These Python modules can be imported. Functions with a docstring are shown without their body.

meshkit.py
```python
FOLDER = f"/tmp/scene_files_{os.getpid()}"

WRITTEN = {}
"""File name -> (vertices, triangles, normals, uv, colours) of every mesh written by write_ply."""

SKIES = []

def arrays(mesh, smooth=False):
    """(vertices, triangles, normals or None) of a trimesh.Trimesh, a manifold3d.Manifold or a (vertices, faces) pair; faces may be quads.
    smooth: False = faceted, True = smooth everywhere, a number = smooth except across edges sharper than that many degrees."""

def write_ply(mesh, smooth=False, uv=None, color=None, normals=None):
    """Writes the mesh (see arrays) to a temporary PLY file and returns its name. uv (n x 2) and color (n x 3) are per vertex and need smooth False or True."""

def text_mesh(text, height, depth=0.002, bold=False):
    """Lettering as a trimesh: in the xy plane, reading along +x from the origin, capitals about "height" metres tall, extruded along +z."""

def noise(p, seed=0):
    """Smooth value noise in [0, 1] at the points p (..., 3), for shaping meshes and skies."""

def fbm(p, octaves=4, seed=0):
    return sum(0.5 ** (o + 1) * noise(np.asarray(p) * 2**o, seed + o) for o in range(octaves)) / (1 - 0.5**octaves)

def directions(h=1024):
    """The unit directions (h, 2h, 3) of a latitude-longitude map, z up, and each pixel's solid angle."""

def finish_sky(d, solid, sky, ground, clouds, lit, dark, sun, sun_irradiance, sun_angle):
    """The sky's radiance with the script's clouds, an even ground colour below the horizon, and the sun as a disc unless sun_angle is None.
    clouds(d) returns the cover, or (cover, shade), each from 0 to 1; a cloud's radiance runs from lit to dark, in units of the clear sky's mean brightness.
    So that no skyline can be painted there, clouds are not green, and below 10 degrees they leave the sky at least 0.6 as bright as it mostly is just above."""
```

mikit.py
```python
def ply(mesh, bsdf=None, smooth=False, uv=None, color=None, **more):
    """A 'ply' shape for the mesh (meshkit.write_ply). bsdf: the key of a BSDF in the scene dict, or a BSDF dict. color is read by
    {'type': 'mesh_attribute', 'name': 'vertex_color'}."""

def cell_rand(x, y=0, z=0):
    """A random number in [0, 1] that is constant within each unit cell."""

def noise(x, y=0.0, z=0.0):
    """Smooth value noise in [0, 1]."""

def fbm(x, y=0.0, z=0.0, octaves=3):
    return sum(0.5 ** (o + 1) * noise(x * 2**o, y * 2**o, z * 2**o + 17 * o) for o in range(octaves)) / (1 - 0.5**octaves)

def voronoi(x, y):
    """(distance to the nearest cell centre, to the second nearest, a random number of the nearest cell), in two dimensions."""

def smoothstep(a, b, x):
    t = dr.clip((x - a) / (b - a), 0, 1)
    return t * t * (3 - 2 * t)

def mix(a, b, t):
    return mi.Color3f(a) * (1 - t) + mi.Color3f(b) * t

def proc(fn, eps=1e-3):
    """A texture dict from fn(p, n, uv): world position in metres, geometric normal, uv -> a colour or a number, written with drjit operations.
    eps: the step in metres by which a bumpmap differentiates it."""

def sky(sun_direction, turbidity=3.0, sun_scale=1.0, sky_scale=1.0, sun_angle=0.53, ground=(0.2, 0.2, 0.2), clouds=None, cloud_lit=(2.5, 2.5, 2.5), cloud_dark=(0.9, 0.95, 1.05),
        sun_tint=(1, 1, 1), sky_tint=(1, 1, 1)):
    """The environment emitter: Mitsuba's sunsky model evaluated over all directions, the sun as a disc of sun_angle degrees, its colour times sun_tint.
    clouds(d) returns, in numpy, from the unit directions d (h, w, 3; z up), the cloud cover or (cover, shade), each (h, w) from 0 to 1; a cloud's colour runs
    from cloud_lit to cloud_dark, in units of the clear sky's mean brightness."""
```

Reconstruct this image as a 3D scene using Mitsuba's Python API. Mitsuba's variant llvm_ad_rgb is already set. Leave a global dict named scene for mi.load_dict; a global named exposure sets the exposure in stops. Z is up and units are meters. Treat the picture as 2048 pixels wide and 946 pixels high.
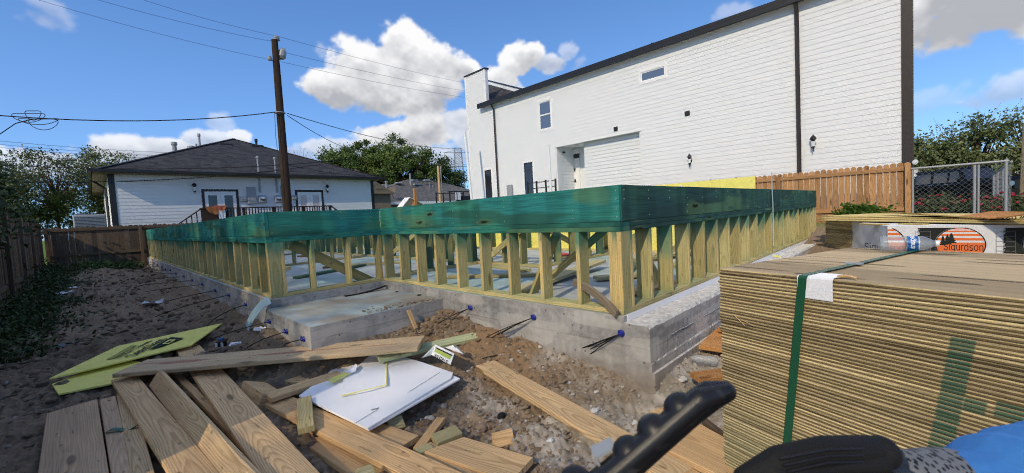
import math, random
import numpy as np, trimesh, drjit as dr, mitsuba as mi, mikit, meshkit
import manifold3d as m3
from mikit import noise, fbm, voronoi, cell_rand, smoothstep, mix
from shapely.geometry import Polygon, box as sbox, Point, LineString
from shapely.ops import unary_union
T = mi.ScalarTransform4f
rng = np.random.default_rng(7); random.seed(7)
A_ = np.array
# ---------------------------------------------------------------- camera
F, CX, CY, H = 825.0, 1024.0, 473.0, 1.45
def _frame():
    vu = A_([(185-CX)/F, (476-CY)/F, 1]); vv = A_([(1836-CX)/F, (387-CY)/F, 1])
    y = vu/np.linalg.norm(vu); x = vv-y*(vv@y); x /= np.linalg.norm(x)
    return np.stack([x, y, np.cross(x, y)])
R = _frame(); EYE = A_([0, 0, H])
def ray(px, py): return R@A_([(px-CX)/F, (py-CY)/F, 1.0])
def at(px, py, z=None, X=None, Y=None, d=None):
    """a point measured in the photograph, on the plane it lies on"""
    r = ray(px, py)
    t = (z-H)/r[2] if z is not None else X/r[0] if X is not None else Y/r[1] if Y is not None else d
    return EYE+r*t
def at_pl(px, py, O, n):
    r = ray(px, py); return EYE+r*(((O-EYE)@n)/(r@n))
scene = {'type': 'scene'}; labels = {}
scene['camera'] = {'type': 'thinlens', 'fov': 2*math.degrees(math.atan(1024/F)), 'fov_axis': 'x', 'near_clip': 0.05, 'far_clip': 3000.0,
    'aperture_radius': 0.0008, 'focus_distance': 4.2,
    'to_world': T().look_at(origin=EYE.tolist(), target=(EYE+R@A_([0, 0, 1.0])).tolist(), up=(R@A_([0, -1.0, 0])).tolist())}
# ---------------------------------------------------------------- sky and sun
SUN = (-1.0, -0.30, 0.69)
BLOBS = [(66.8,16.6,3.4,2.2,1),(62.8,18.9,4.2,3.6,1),(57.4,20.4,4.4,3.9,1),(58.2,22.3,2.2,1.9,1),(53.4,19.6,4.0,2.8,1),(50.4,19.2,2.4,1.4,1),(60,16.4,5.5,2.8,1),(56,15.2,4,2.2,1),(54,17,3.6,2.2,1),
 (45.0,18.2,2.6,1.9,1),(42.6,20.3,2.6,1.9,1),(40.4,20.6,2.0,1.4,1),(38.2,19.8,2.8,1.3,.8),(35.6,20.8,1.6,1.3,.55),(44,16.5,2.5,1.5,.8),(34.4,19.5,1.2,1.0,.4),
 (59,11.0,6.5,1.9,1),(55.5,12.4,3.4,1.9,1),(51.2,12.6,4,1.9,.9),(66,9.6,6.5,1.5,.8),(72,8.6,4,1.2,.6),(48,10,5,2,.8),(56,8.5,9,1.6,.8),
 (85,8.6,6,1.6,.9),(80.4,10.0,3,1.3,.8),(79.4,12.2,1.2,1.0,.5),(77.6,10.4,1.1,.9,.9),(94,7.0,7,1.5,.8),(101,6.5,6,2,.8),
 (91.6,20.3,2.2,1.5,.42),(67.5,20.8,.9,1.1,.42),(16.2,21.3,2.4,1.0,.42),
 (-5.0,17.6,8,4.8,1.2),(-13,19,9,6,1.2),(-2,23,5,4,1),(-1.5,16,2.4,1.4,.7),(-1,9,4,1.2,.35),(-6,8.5,4,1.4,.6)]
def clouds(d):
    az = np.degrees(np.arctan2(d[..., 1], d[..., 0])); el = np.degrees(np.arcsin(np.clip(d[..., 2], -1, 1)))
    wx = meshkit.fbm(d*9, 3, seed=3)-.5; wy = meshkit.fbm(d*9, 3, seed=4)-.5
    n1 = meshkit.fbm(d*26, 6, seed=1)-.5; n2 = meshkit.fbm(d*70, 4, seed=2)-.5
    amp = np.ones(az.shape); f = np.full(az.shape, -1.0); hi = np.zeros(az.shape); wsum = np.full(az.shape, 1e-6)
    for a, e, ra, re, w in BLOBS:
        da = (az-a+180) % 360-180+wx*2.2; de = el-e+wy*1.6
        q = w*(1-np.sqrt((da/ra)**2+(de/re)**2)) if w >= .9 else w*1.0*(1-np.sqrt((da/ra)**2+(de/re)**2))-.12
        amp = np.where(q > f, min(1.0, w**1.4), amp); f = np.maximum(f, q)
        k = np.exp(3*np.clip(q, -2, 1)); hi += k*(de/re); wsum += k
    far = meshkit.fbm(d/np.maximum(d[..., 2:], .08)*np.array([.9, .9, .2]), 5, seed=9)
    out = (np.abs((az-43+180) % 360-180) > 62) | (el > 32)
    f = np.where(out, np.maximum(f, (far-.60)*2.2), f)
    f = f+.85*n1+.35*n2+.13
    cover = np.clip(f/.26, 0, 1); cover = cover*cover*(3-2*cover)
    thick = np.clip(f*1.3, 0, 1)
    shade = np.clip(.40-.75*hi/wsum+.30*(thick-.4)-1.5*n1-.7*n2, 0, 1)
    grey = np.clip(1-np.hypot(((az+9)/13), (el-19)/7.0), 0, 1)
    return cover*np.clip(.8+f, 0, 1)*amp, np.clip(shade+.9*grey, 0, 1)
scene['sky'] = mikit.sky(SUN, turbidity=3, sky_scale=1.0, clouds=clouds, sun_scale=.74, cloud_lit=(2.6, 2.6, 2.62), cloud_dark=(1.22, 1.26, 1.36), sun_tint=(.95, 1, 1.05), sky_tint=(1.20, 1.57, 2.12))
exposure = 1.38
# ---------------------------------------------------------------- helpers
_cnt = {}
def numbered(name):
    k = _cnt.get(name, -1)+1; _cnt[name] = k
    return name if k == 0 else f'{name}_{k:03d}'
def thing(name, label, cat, group=None, kind=None):
    k = numbered(name); labels[k] = {'label': label}
    if cat: labels[k]['category'] = cat
    if group: labels[k]['group'] = group
    if kind: labels[k]['kind'] = kind
    return k
def struct(name):
    k = numbered(name); labels[k] = {'kind': 'structure'}; return k
def shp(key, mesh, bsdf, smooth=False, **kw):
    if hasattr(mesh, 'faces'): mesh = (np.asarray(mesh.vertices), np.asarray(mesh.faces))
    uv = mesh[2] if isinstance(mesh, tuple) and len(mesh) > 2 else None
    col = kw.pop('color', None)
    d = mikit.ply((np.asarray(mesh[0], float), np.asarray(mesh[1], int)), bsdf, smooth=smooth, **({'uv': uv} if uv is not None else {}), **({'color': col} if col is not None else {}))
    d.update(kw); scene[key] = d; return key
def part_flat(parent, name, mesh, bsdf, n):
    """a part whose shading normal is the wall's own, as on paint that has rounded the laps"""
    V, Fc = np.asarray(mesh[0], float), np.asarray(mesh[1], int); p = meshkit.write_ply((V, Fc), normals=np.tile(n, (len(V), 1)))
    k = numbered(parent+'__'+name); scene[k] = {'type': 'ply', 'filename': p, 'face_normals': False, 'bsdf': {'type': 'ref', 'id': bsdf}}; return k
def part(parent, name, mesh, bsdf, smooth=False, label=None, kind=None, **kw):
    k = shp(numbered(parent+'__'+name), mesh, bsdf, smooth, **kw)
    if label or kind:
        labels[k] = {}
        if label: labels[k]['label'] = label
        if kind: labels[k]['kind'] = kind
    return k
def one(name, label, cat, mesh, bsdf, smooth=False, group=None, kind=None, **kw):
    return shp(thing(name, label, cat, group, kind), mesh, bsdf, smooth, **kw)
def cat(meshes):
    meshes = [((np.asarray(m.vertices), np.asarray(m.faces)) if hasattr(m, 'faces') else m) for m in meshes]
    o = np.cumsum([0]+[len(m[0]) for m in meshes])
    r = (np.vstack([m[0] for m in meshes]), np.vstack([np.asarray(m[1])+k for m, k in zip(meshes, o)]))
    return r+(np.vstack([m[2] for m in meshes]),) if all(len(m) > 2 for m in meshes) else r
def nrm(v): v = np.asarray(v, float); return v/np.linalg.norm(v)
_sd = [0]
def seed():
    _sd[0] = (_sd[0]+1) % 97; return _sd[0]
def lum(c, ex, ey, ez, L, w, t, ch=.003, n=1, bow=None, sd=None, skew=(0, 0)):
    """a piece of lumber centred on c: length along ex, width along ey, thickness along ez; uv = (metres along + 50*seed, metres across)"""
    c = np.asarray(c, float); sd = seed() if sd is None else sd
    a, b = w/2, t/2; ch = min(ch, a*.4, b*.4)
    P = A_([[-a+ch, -b], [a-ch, -b], [a, -b+ch], [a, b-ch], [a-ch, b], [-a+ch, b], [-a, b-ch], [-a, -b+ch]])
    vv = A_([p[0]+(np.sign(p[0])*(b-p[1])*.9 if p[1] > -b+1e-9 else 0) for p in P])
    xs = np.linspace(-L/2, L/2, n+1)
    rings = []
    for i, x in enumerate(xs):
        off = bow(x/L+.5) if bow else np.zeros(3)
        sk = skew[0] if i == 0 else skew[1] if i == n else 0
        rings.append(c+off+ez*P[:, 1:2]+ey*P[:, 0:1]+ex*(x+sk*P[:, 0:1]))
    V, Fc, U = [], [], []
    for k in range(8):
        k2 = (k+1) % 8; o = len(V)
        va, vb = (P[k][0], P[k2][0]) if k == 0 else (vv[k], vv[k2])
        for i, x in enumerate(xs):
            V += [rings[i][k], rings[i][k2]]; U += [[x+L/2+50*sd, va], [x+L/2+50*sd, vb]]
        for i in range(n):
            q = o+2*i; Fc += [[q, q+2, q+3], [q, q+3, q+1]]
    for i, s in ((0, 1), (n, 0)):
        o = len(V)
        for k in range(8): V.append(rings[i][k]); U.append([50*sd+.2+P[k][1]*.3, P[k][0]])
        for k in range(1, 7): Fc.append([o, o+k, o+k+1] if s else [o, o+k+1, o+k])
    V, Fc = A_(V), A_(Fc)
    if np.dot(np.cross(ex, ey), ez) > 0: Fc = Fc[:, ::-1]
    return V, Fc, A_(U)
UP = A_([0, 0, 1.0])
def beam(p, q, w, t, ch=.003, up=UP, n=1, bow=None, **k):
    """lumber from p to q (centre line); w across (horizontal when up is z), t along up"""
    p, q = np.asarray(p, float), np.asarray(q, float); ex = nrm(q-p); ey = nrm(np.cross(up, ex)); ez = np.cross(ex, ey)
    return lum((p+q)/2, ex, ey, ez, np.linalg.norm(q-p), w, t, ch, n, bow, **k)
def plank(p, q, w, t=.038, side=1, tilt=0, **k):
    """p to q is an upper edge of the board; the board lies to the left (side 1) or right (-1) of it"""
    p, q = np.asarray(p, float), np.asarray(q, float); ex = nrm(q-p); ey = nrm(np.cross(UP, ex))*side
    a = math.radians(tilt); ez = nrm(np.cross(ex, ey)*side); ey, ez = ey*math.cos(a)+ez*math.sin(a), ez*math.cos(a)-ey*math.sin(a)
    return lum((p+q)/2+ey*w/2-ez*t/2, ex, ey, ez, np.linalg.norm(q-p), w, t, **k)
def bx(lo, hi):
    lo, hi = np.asarray(lo, float), np.asarray(hi, float)
    m = trimesh.creation.box(hi-lo); m.apply_translation((lo+hi)/2); return np.asarray(m.vertices), np.asarray(m.faces)
def bxr(c, size, rotz=0, ch=0.0):
    s = np.asarray(size)/2
    if ch: pts = A_([[sx*(s[0]-(ch if k != 0 else 0)), sy*(s[1]-(ch if k != 1 else 0)), sz*(s[2]-(ch if k != 2 else 0))] for k in range(3) for sx in (-1, 1) for sy in (-1, 1) for sz in (-1, 1)])
    else: pts = A_([[sx*s[0], sy*s[1], sz*s[2]] for sx in (-1, 1) for sy in (-1, 1) for sz in (-1, 1)])
    m = trimesh.convex.convex_hull(pts); v = np.asarray(m.vertices); a = math.radians(rotz)
    v = v@A_([[math.cos(a), math.sin(a), 0], [-math.sin(a), math.cos(a), 0], [0, 0, 1]])
    return v+np.asarray(c), np.asarray(m.faces)
def hull(pts):
    m = trimesh.convex.convex_hull(np.asarray(pts, float)); return np.asarray(m.vertices), np.asarray(m.faces)
def tube(pts, r, sides=6, cap=True):
    p = np.asarray(pts, float); t = np.gradient(p, axis=0); t /= np.linalg.norm(t, axis=1, keepdims=True)+1e-12
    ref = A_([0, 0, 1.0]) if abs(t[:, 2]).mean() < .8 else A_([1.0, 0, 0])
    a = np.cross(t, ref); a /= np.linalg.norm(a, axis=1, keepdims=True)+1e-12; b = np.cross(t, a)
    g = np.arange(sides)*2*np.pi/sides; r = np.broadcast_to(r, (len(p),))
    v = (p[:, None]+r[:, None, None]*(np.cos(g)[None, :, None]*a[:, None]+np.sin(g)[None, :, None]*b[:, None])).reshape(-1, 3)
    f = []
    for i in range(len(p)-1):
        for j in range(sides):
            q = [i*sides+j, i*sides+(j+1) % sides, (i+1)*sides+(j+1) % sides, (i+1)*sides+j]; f += [[q[0], q[2], q[1]], [q[0], q[3], q[2]]]
    if cap:
        for k in range(1, sides-1): f += [[0, k, k+1], [(len(p)-1)*sides, (len(p)-1)*sides+k+1, (len(p)-1)*sides+k]]
    return v, A_(f)
def lathe(prof, axis0, axis1, sides=20):
    """prof: (distance along the axis, radius) pairs; axis from axis0 towards axis1"""
    a = nrm(np.asarray(axis1)-np.asarray(axis0)); return tube([np.asarray(axis0)+a*s for s, _ in prof], [max(r, 1e-4) for _, r in prof], sides)
def sag(p, q, s, n=14):
    t = np.linspace(0, 1, n)[:, None]; return np.asarray(p)*(1-t)+np.asarray(q)*t-UP*(4*s*t*(1-t))
def extrude(poly, depth, O, ex, ey):
    """a shapely polygon in the plane (O; ex, ey), its front face depth in front of it along ex x ey"""
    out = []
    for g in getattr(poly, 'geoms', [poly]):
        if g.area < 1e-9: continue
        m = trimesh.creation.extrude_polygon(g, depth, engine='earcut'); v = np.asarray(m.vertices)
        out.append((np.asarray(O)+v[:, :1]*ex+v[:, 1:2]*ey+v[:, 2:]*np.cross(ex, ey), np.asarray(m.faces)))
    return cat(out)
def bez(p, q, r, n=10):
    t = np.linspace(0, 1, n)[:, None]; return np.asarray(p)*(1-t)**2+2*np.asarray(q)*t*(1-t)+np.asarray(r)*t*t
# ---------------------------------------------------------------- materials
def rgb(*c): return {'type': 'rgb', 'value': list(c)}
def mat(name, color, rough=.6, spec=.3, two=True, **k):
    c = color if isinstance(color, dict) else rgb(*color)
    b = {'type': 'principled', 'base_color': c, 'roughness': rough, 'specular': spec, **k}
    scene[name] = {'type': 'twosided', 'bsdf': b} if two else b
def wood(cl, cd, ringw=.011, knotty=.5, var=.35, post=None, streak=.3):
    def f(p, n, uv):
        s = dr.floor(uv.x/50); u = uv.x-50*s; v = uv.y
        r1, r2, r3 = cell_rand(s, 1), cell_rand(s, 2), cell_rand(s, 3)
        k1, k2, kc = voronoi(u*1.5+s*7.7, v*5.5+s*3.3+.5)
        kn = dr.select(kc < knotty, 1-smoothstep(.07, .15, k1), 0.0); near = dr.select(kc < knotty, 1-smoothstep(.1, .5, k1), 0.0)
        vv = v-.08*(r3-.5)+.025*(noise(u*1.9+s*3.1, v*6, s)-.5)+.02*near
        d = .015+.10*r1*r1+.09*(noise(u*.8+s*1.7, s)-.5)+.02*noise(u*4, v*9, s)
        ph = dr.sqrt(vv*vv+d*d)/ringw; fr = ph-dr.floor(ph)
        late = smoothstep(.30, .92, fr)*(1-smoothstep(.93, 1., fr))
        c = mix(cl, cd, late*.62)*(1-streak/2+streak*noise(u*5, v*240, s))*(.9+.2*noise(u*2.2, v*12, s+3))
        c = c*(1-var/2+var*r2)*mix((1, 1, 1), (1.0, .9, .78), r3*.8)
        c = mix(c, mi.Color3f(cd)*.4, kn*.75)
        c = c*(1-.4*smoothstep(.90, .95, noise(u*11, v*40, s+9)))
        return post(c, p, n, u, v, s) if post else c
    return mikit.proc(f)
def teal_top_side_shade(c, p, n, u, v, s):
    eg = smoothstep(.058, .067, dr.abs(v)); c = c*mix((.78, .86, .80), (1.12, 1.08, .95), eg)  # wide faces darkened greenish, edges lightened: side shade painted into the colour
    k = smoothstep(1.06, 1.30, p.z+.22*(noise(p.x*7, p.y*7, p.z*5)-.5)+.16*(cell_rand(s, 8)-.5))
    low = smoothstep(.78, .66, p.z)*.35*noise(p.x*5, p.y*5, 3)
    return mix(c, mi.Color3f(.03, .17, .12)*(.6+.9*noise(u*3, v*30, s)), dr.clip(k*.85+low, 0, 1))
def teal_coat(a, b, dark, kd):
    def post(c, p, n, u, v, s):
        q = fbm(p.x*2.2+p.y*2.2, p.z*3.5, s*.37, 3); q2 = fbm(p.x*1.1+p.y*1.1+9, p.z*7, 2.0, 3)
        g = mix(a, b, smoothstep(.35, .65, q))*.92*(.7+.6*noise(u*6, v*190, s))*(1+1.2*(dr.mean(c)-.18))
        g = mix(g, dark, smoothstep(.48, .64, q2)*.8)
        g = mix(g, mi.Color3f(.10, .20, .10), smoothstep(.60, .74, fbm(p.x*1.7+p.y*1.7+4, p.z*5+s, 1.0, 3))*.55)
        g = g*(.88+.24*smoothstep(.3, .7, noise((p.x+p.y)*9, p.z*1.2, s)))
        k1, k2, kc = voronoi(u*1.35+s*5.1, v*5.2+s*1.7+.5)
        g = mix(g, mi.Color3f(.10, .16, .07), dr.select(kc < kd, (1-smoothstep(.06, .26, k1))*.45, 0.0))
        g = mix(g, mi.Color3f(.012, .017, .008), dr.select(kc < kd, 1-smoothstep(.03, .12, k1+.09*(noise(u*22, v*60, s)-.5)), 0.0))
        return dr.maximum(g, 0.004)
    return post
PINE = ((.60, .425, .235), (.36, .225, .11))
mat('pine', wood(*PINE, ringw=.0095, knotty=.13), .75, .2)
mat('pine_orange', wood((.50, .26, .10), (.30, .13, .045), knotty=.3), .7, .2)
mat('treated', wood((.53, .435, .225), (.35, .285, .125), ringw=.012, knotty=.22, post=teal_top_side_shade), .75, .2)
mat('green_pine', wood((.37, .335, .195), (.26, .24, .10), ringw=.009, knotty=.3), .75, .2)
mat('teal', wood((.2, .2, .2), (.12, .12, .12), post=teal_coat((.040, .225, .165), (.026, .18, .175), (.024, .09, .066), .32)), .85, .12)
mat('teal_dull', wood((.2, .2, .2), (.12, .12, .12), post=teal_coat((.040, .105, .078), (.034, .085, .080), (.028, .060, .054), .2)), .9, .1)
mat('cedar', wood((.43, .245, .115), (.27, .14, .06), ringw=.013, knotty=.33, var=.5), .75, .2)
mat('weathered', wood((.135, .102, .074), (.08, .058, .042), ringw=.012, knotty=.2, var=.6), .85, .1)
mat('greyed', wood((.21, .18, .14), (.12, .10, .075), knotty=.2), .85, .1)
mat('yellow_sheet', mikit.proc(lambda p, n, uv: mix((.86, .79, .22), (.80, .73, .18), fbm(p.x*6, p.y*6, p.z*6, 3))*(.9+.2*noise(p.x*40, p.y*40, p.z*40))), .7, .2)
def concrete_fn(p, n, uv):
    a = fbm(p.x*1.4, p.y*1.4, p.z*3, 4); b = noise(p.x*30, p.y*30, p.z*30); st = noise(p.x*3+p.y*3, p.z*26, 4)
    c = mix((.19, .186, .182), (.42, .41, .395), smoothstep(.2, .85, a*.55+b*.2+st*.2+.15*noise(p.x*90+p.y*90, p.z*90)))
    pour = smoothstep(.44, .42, p.z+.03*noise(p.x*5+p.y*5, 2)); c = mix(c, (.43, .40, .36), pour*.5*noise(p.x*8, p.y*8, p.z*14))
    top = smoothstep(.7, .9, n.z)
    h1, h2, hc = voronoi((p.x+p.y)*11, p.z*11); c = c*(1-.55*dr.select(hc > .72, smoothstep(.13, .07, h1), 0.0))
    c = c*(.86+.28*noise((p.x+p.y)*26, p.z*1.3, 5))*(1-.25*smoothstep(.010, .004, dr.abs(p.z-.405-.004*noise((p.x+p.y)*3, 2))))
    c = mix(c, (.50, .485, .455), smoothstep(.66, .76, noise((p.x+p.y)*4, p.z*9, 8))*.5)
    c = mix(c, mix((.34, .36, .345), (.25, .345, .335), smoothstep(.42, .75, fbm(p.x*.8+3, p.y*.8, 1, 4)))*(.75+.5*fbm(p.x*7, p.y*2.6, 0, 3)), top)
    edge = smoothstep(1.66, 1.60, p.y)*top*smoothstep(2.6, 2.8, p.x); c = mix(c, mi.Color3f(.56, .545, .515)*(.75+.4*noise(p.x*40, p.y*40)), edge)
    por = top*smoothstep(.545, .54, p.z)*smoothstep(2.9, 2.7, p.x)*smoothstep(1.2, 1.4, p.x)
    dirt = por*smoothstep(.25, .75, fbm(p.x*3, p.y*3, 5, 3)+.35*smoothstep(4.6, 4.1, p.y)*smoothstep(1.9, 2.7, p.x)-.05)
    c = mix(c, (.25, .18, .11), dirt*.7)
    c = mix(c, (.17, .115, .07), smoothstep(.36, .20, p.z+.12*fbm(p.x*4, p.y*4, 1, 2))*.5*(1-top))
    return c
mat('concrete', mikit.proc(concrete_fn), .85, .2)
def ground_fn(p, n, uv):
    a = fbm(p.x*.9, p.y*.9, 0, 4); b = fbm(p.x*9, p.y*9, p.z*9, 3); g = noise(p.x*60, p.y*60, p.z*40)
    c = mix((.148, .108, .074), (.305, .232, .162), a*.5+b*.5)*(.72+.5*g)
    c = mix(c, mi.Color3f(.25, .16, .09), smoothstep(.52, .70, fbm(p.x*1.7+5, p.y*1.7, 1, 3))*smoothstep(1.9, 2.5, p.x)*smoothstep(5, 3.5, p.x)*.8)
    lime = smoothstep(.30, .62, fbm(p.x*2.6, p.y*2.6, 2, 4)+.75*dr.exp(-(dr.square(p.x-3.1)/.9+dr.square(p.y-1.05)/.30))+.22*dr.exp(-(dr.square(p.x-2.1)/.35+dr.square(p.y-1.7)/.5))-.20)*smoothstep(1.3, 1.9, p.x)*smoothstep(3.6, 2.6, p.y)*smoothstep(9, 5, p.x)
    c = mix(c, mix((.26, .235, .20), (.50, .475, .43), smoothstep(.3, .7, b)), lime*.75)
    far = smoothstep(11, 13, p.x)
    far = dr.maximum(far, smoothstep(21, 22, p.y))
    return mix(c, mix((.06, .10, .022), (.10, .15, .035), fbm(p.x*3, p.y*3, 0, 3)), far)
mat('dirt', mikit.proc(ground_fn), .95, .1)
def shingle_fn(ca, cb, k=5.5):
    def f(p, n, uv):
        r = dr.floor(uv.y*k); o = cell_rand(r, 5)
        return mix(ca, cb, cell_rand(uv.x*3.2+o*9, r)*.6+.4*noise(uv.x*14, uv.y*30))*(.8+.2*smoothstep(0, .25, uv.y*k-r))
    return mikit.proc(f)
mat('shingle_black', shingle_fn((.020, .021, .026), (.070, .071, .080)), .9, .15)
mat('shingle_grey', shingle_fn((.075, .074, .076), (.17, .168, .17), 4.5), .9, .15)
PLP = A_([2.124, .691, 1.14]); PLA = nrm([.947, -.32, 0]); PLB = A_([PLA[1], -PLA[0], 0])
def ply_fn(p, n, uv):
    s = dr.floor(uv.x/50); u = uv.x-50*s; v = uv.y; r = cell_rand(s, 1); r2 = cell_rand(s, 2)
    lay = noise(v*330+s*5, u*1.3, s); fine = noise(u*60, v*700, s)
    fr = (dr.abs(v)-.609)/.0112; lay = dr.select((fr > -.05) & (fr < 1.2), .30+.42*smoothstep(.62, .40, fr)+.30*(lay-.5)-.45*smoothstep(.78, .95, fr), lay)
    e = mix((.185, .13, .062), (.66, .535, .275), smoothstep(.32, .72, lay+.25*(r-.5)))*(.72+.5*fine)*(.72+.56*r2)
    e = e*(1-.45*smoothstep(.58, .75, noise(u*2.4+s, p.z*5, 4)))
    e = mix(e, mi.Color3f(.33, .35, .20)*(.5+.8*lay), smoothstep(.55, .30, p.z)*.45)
    q = (p.x-PLP[0])*PLB[0]+(p.y-PLP[1])*PLB[1]-(p.z-.60)*.14
    def inr(a, b, lo, hi): return smoothstep(a-.004, a+.004, q)*smoothstep(b+.004, b-.004, q)*smoothstep(lo-.004, lo+.004, p.z)*smoothstep(hi+.004, hi-.004, p.z)
    st = dr.maximum(dr.maximum(inr(.752, .808, .61, 1.0), inr(.808, .856, .77, .815)), dr.maximum(inr(.872, .93, .775, .825), inr(.905, .96, .56, .79)))
    e = mix(e, mi.Color3f(.015, .10, .065)*(.5+.9*lay), st*.8)
    fx = p.x*PLA[0]+p.y*PLA[1]; fy = p.x*PLB[0]+p.y*PLB[1]
    g = fbm(fx*26, fy*1.6, 0, 4); t = mix((.34, .255, .15), (.53, .42, .26), g*.7+.3*noise(fx*140, fy*4))
    t = t*(1-.6*smoothstep(.72, .78, noise(fx*30, fy*3.3, 7)))*(1-.3*smoothstep(.5, .7, noise(fx*5+fy*.3, 3)))
    return dr.select(dr.abs(n.z) > .7, t, e)
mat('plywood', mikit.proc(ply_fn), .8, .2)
mat('pole_wood', mikit.proc(lambda p, n, uv: mix((.028, .019, .015), (.07, .046, .034), fbm(p.x*14, p.y*14, p.z*1.6, 3))), .9, .1)
mat('bark', mikit.proc(lambda p, n, uv: mix((.055, .036, .024), (.13, .088, .058), fbm(p.x*14, p.y*14, p.z*1.6, 3))), .9, .1)
mat('brick', mikit.proc(lambda p, n, uv: mix((.30, .13, .085), (.42, .21, .14), cell_rand(dr.floor(p.x*4.6+.5*dr.floor(p.z*13)), dr.floor(p.z*13)))), .9, .1)
mat('siding', (.785, .80, .815), .6, .2)
mat('trim_white', (.82, .82, .82), .5, .3); mat('black_metal', (.018, .017, .018), .4, .4); mat('brown_metal', (.035, .027, .024), .4, .4)
mat('glass_dark', (.02, .022, .028), .04, .8); mat('glass_painted_sky', (.10, .14, .22), .04, .8); mat('grey_metal', (.30, .32, .34), .45, .5); mat('galvanised', (.34, .35, .36), .5, .4, metallic=.3)  # bluish window glass: reflected sky painted into its base colour
mat('deck_wood', (.045, .028, .022), .7, .2); mat('white_plastic', (.75, .77, .78), .35, .4); mat('cable', (.016, .014, .014), .5, .3)
mat('rusty', (.07, .045, .032), .7, .3); mat('blue_cap', (.012, .022, .22), .35, .5); mat('strap_green', (.012, .085, .042), .35, .5)
mat('paper', mikit.proc(lambda p, n, uv: mix((.76, .77, .80), (.84, .85, .87), fbm(p.x*5, p.y*5, 0, 3))), .85, .15); mat('ink', (.02, .022, .02), .7, .2); mat('ink_grey', (.22, .23, .24), .8, .1)
mat('wrap', mikit.proc(lambda p, n, uv: mi.Color3f(.72, .73, .75)*(.88+.16*fbm(p.x*6+p.y*6, p.z*9, 0, 3))), .55, .3); mat('orange_print', (.75, .17, .05), .6, .2)
mat('pale_blue', (.36, .52, .60), .5, .3); mat('label_green', (.35, .45, .10), .5, .3); mat('bottle_blue', (.02, .13, .42), .4, .4)
mat('car_paint', (.004, .004, .0045), .3, .2); mat('rubber', (.014, .014, .014), .7, .2); mat('chrome', (.6, .6, .62), .2, .5, metallic=1.0)
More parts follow.
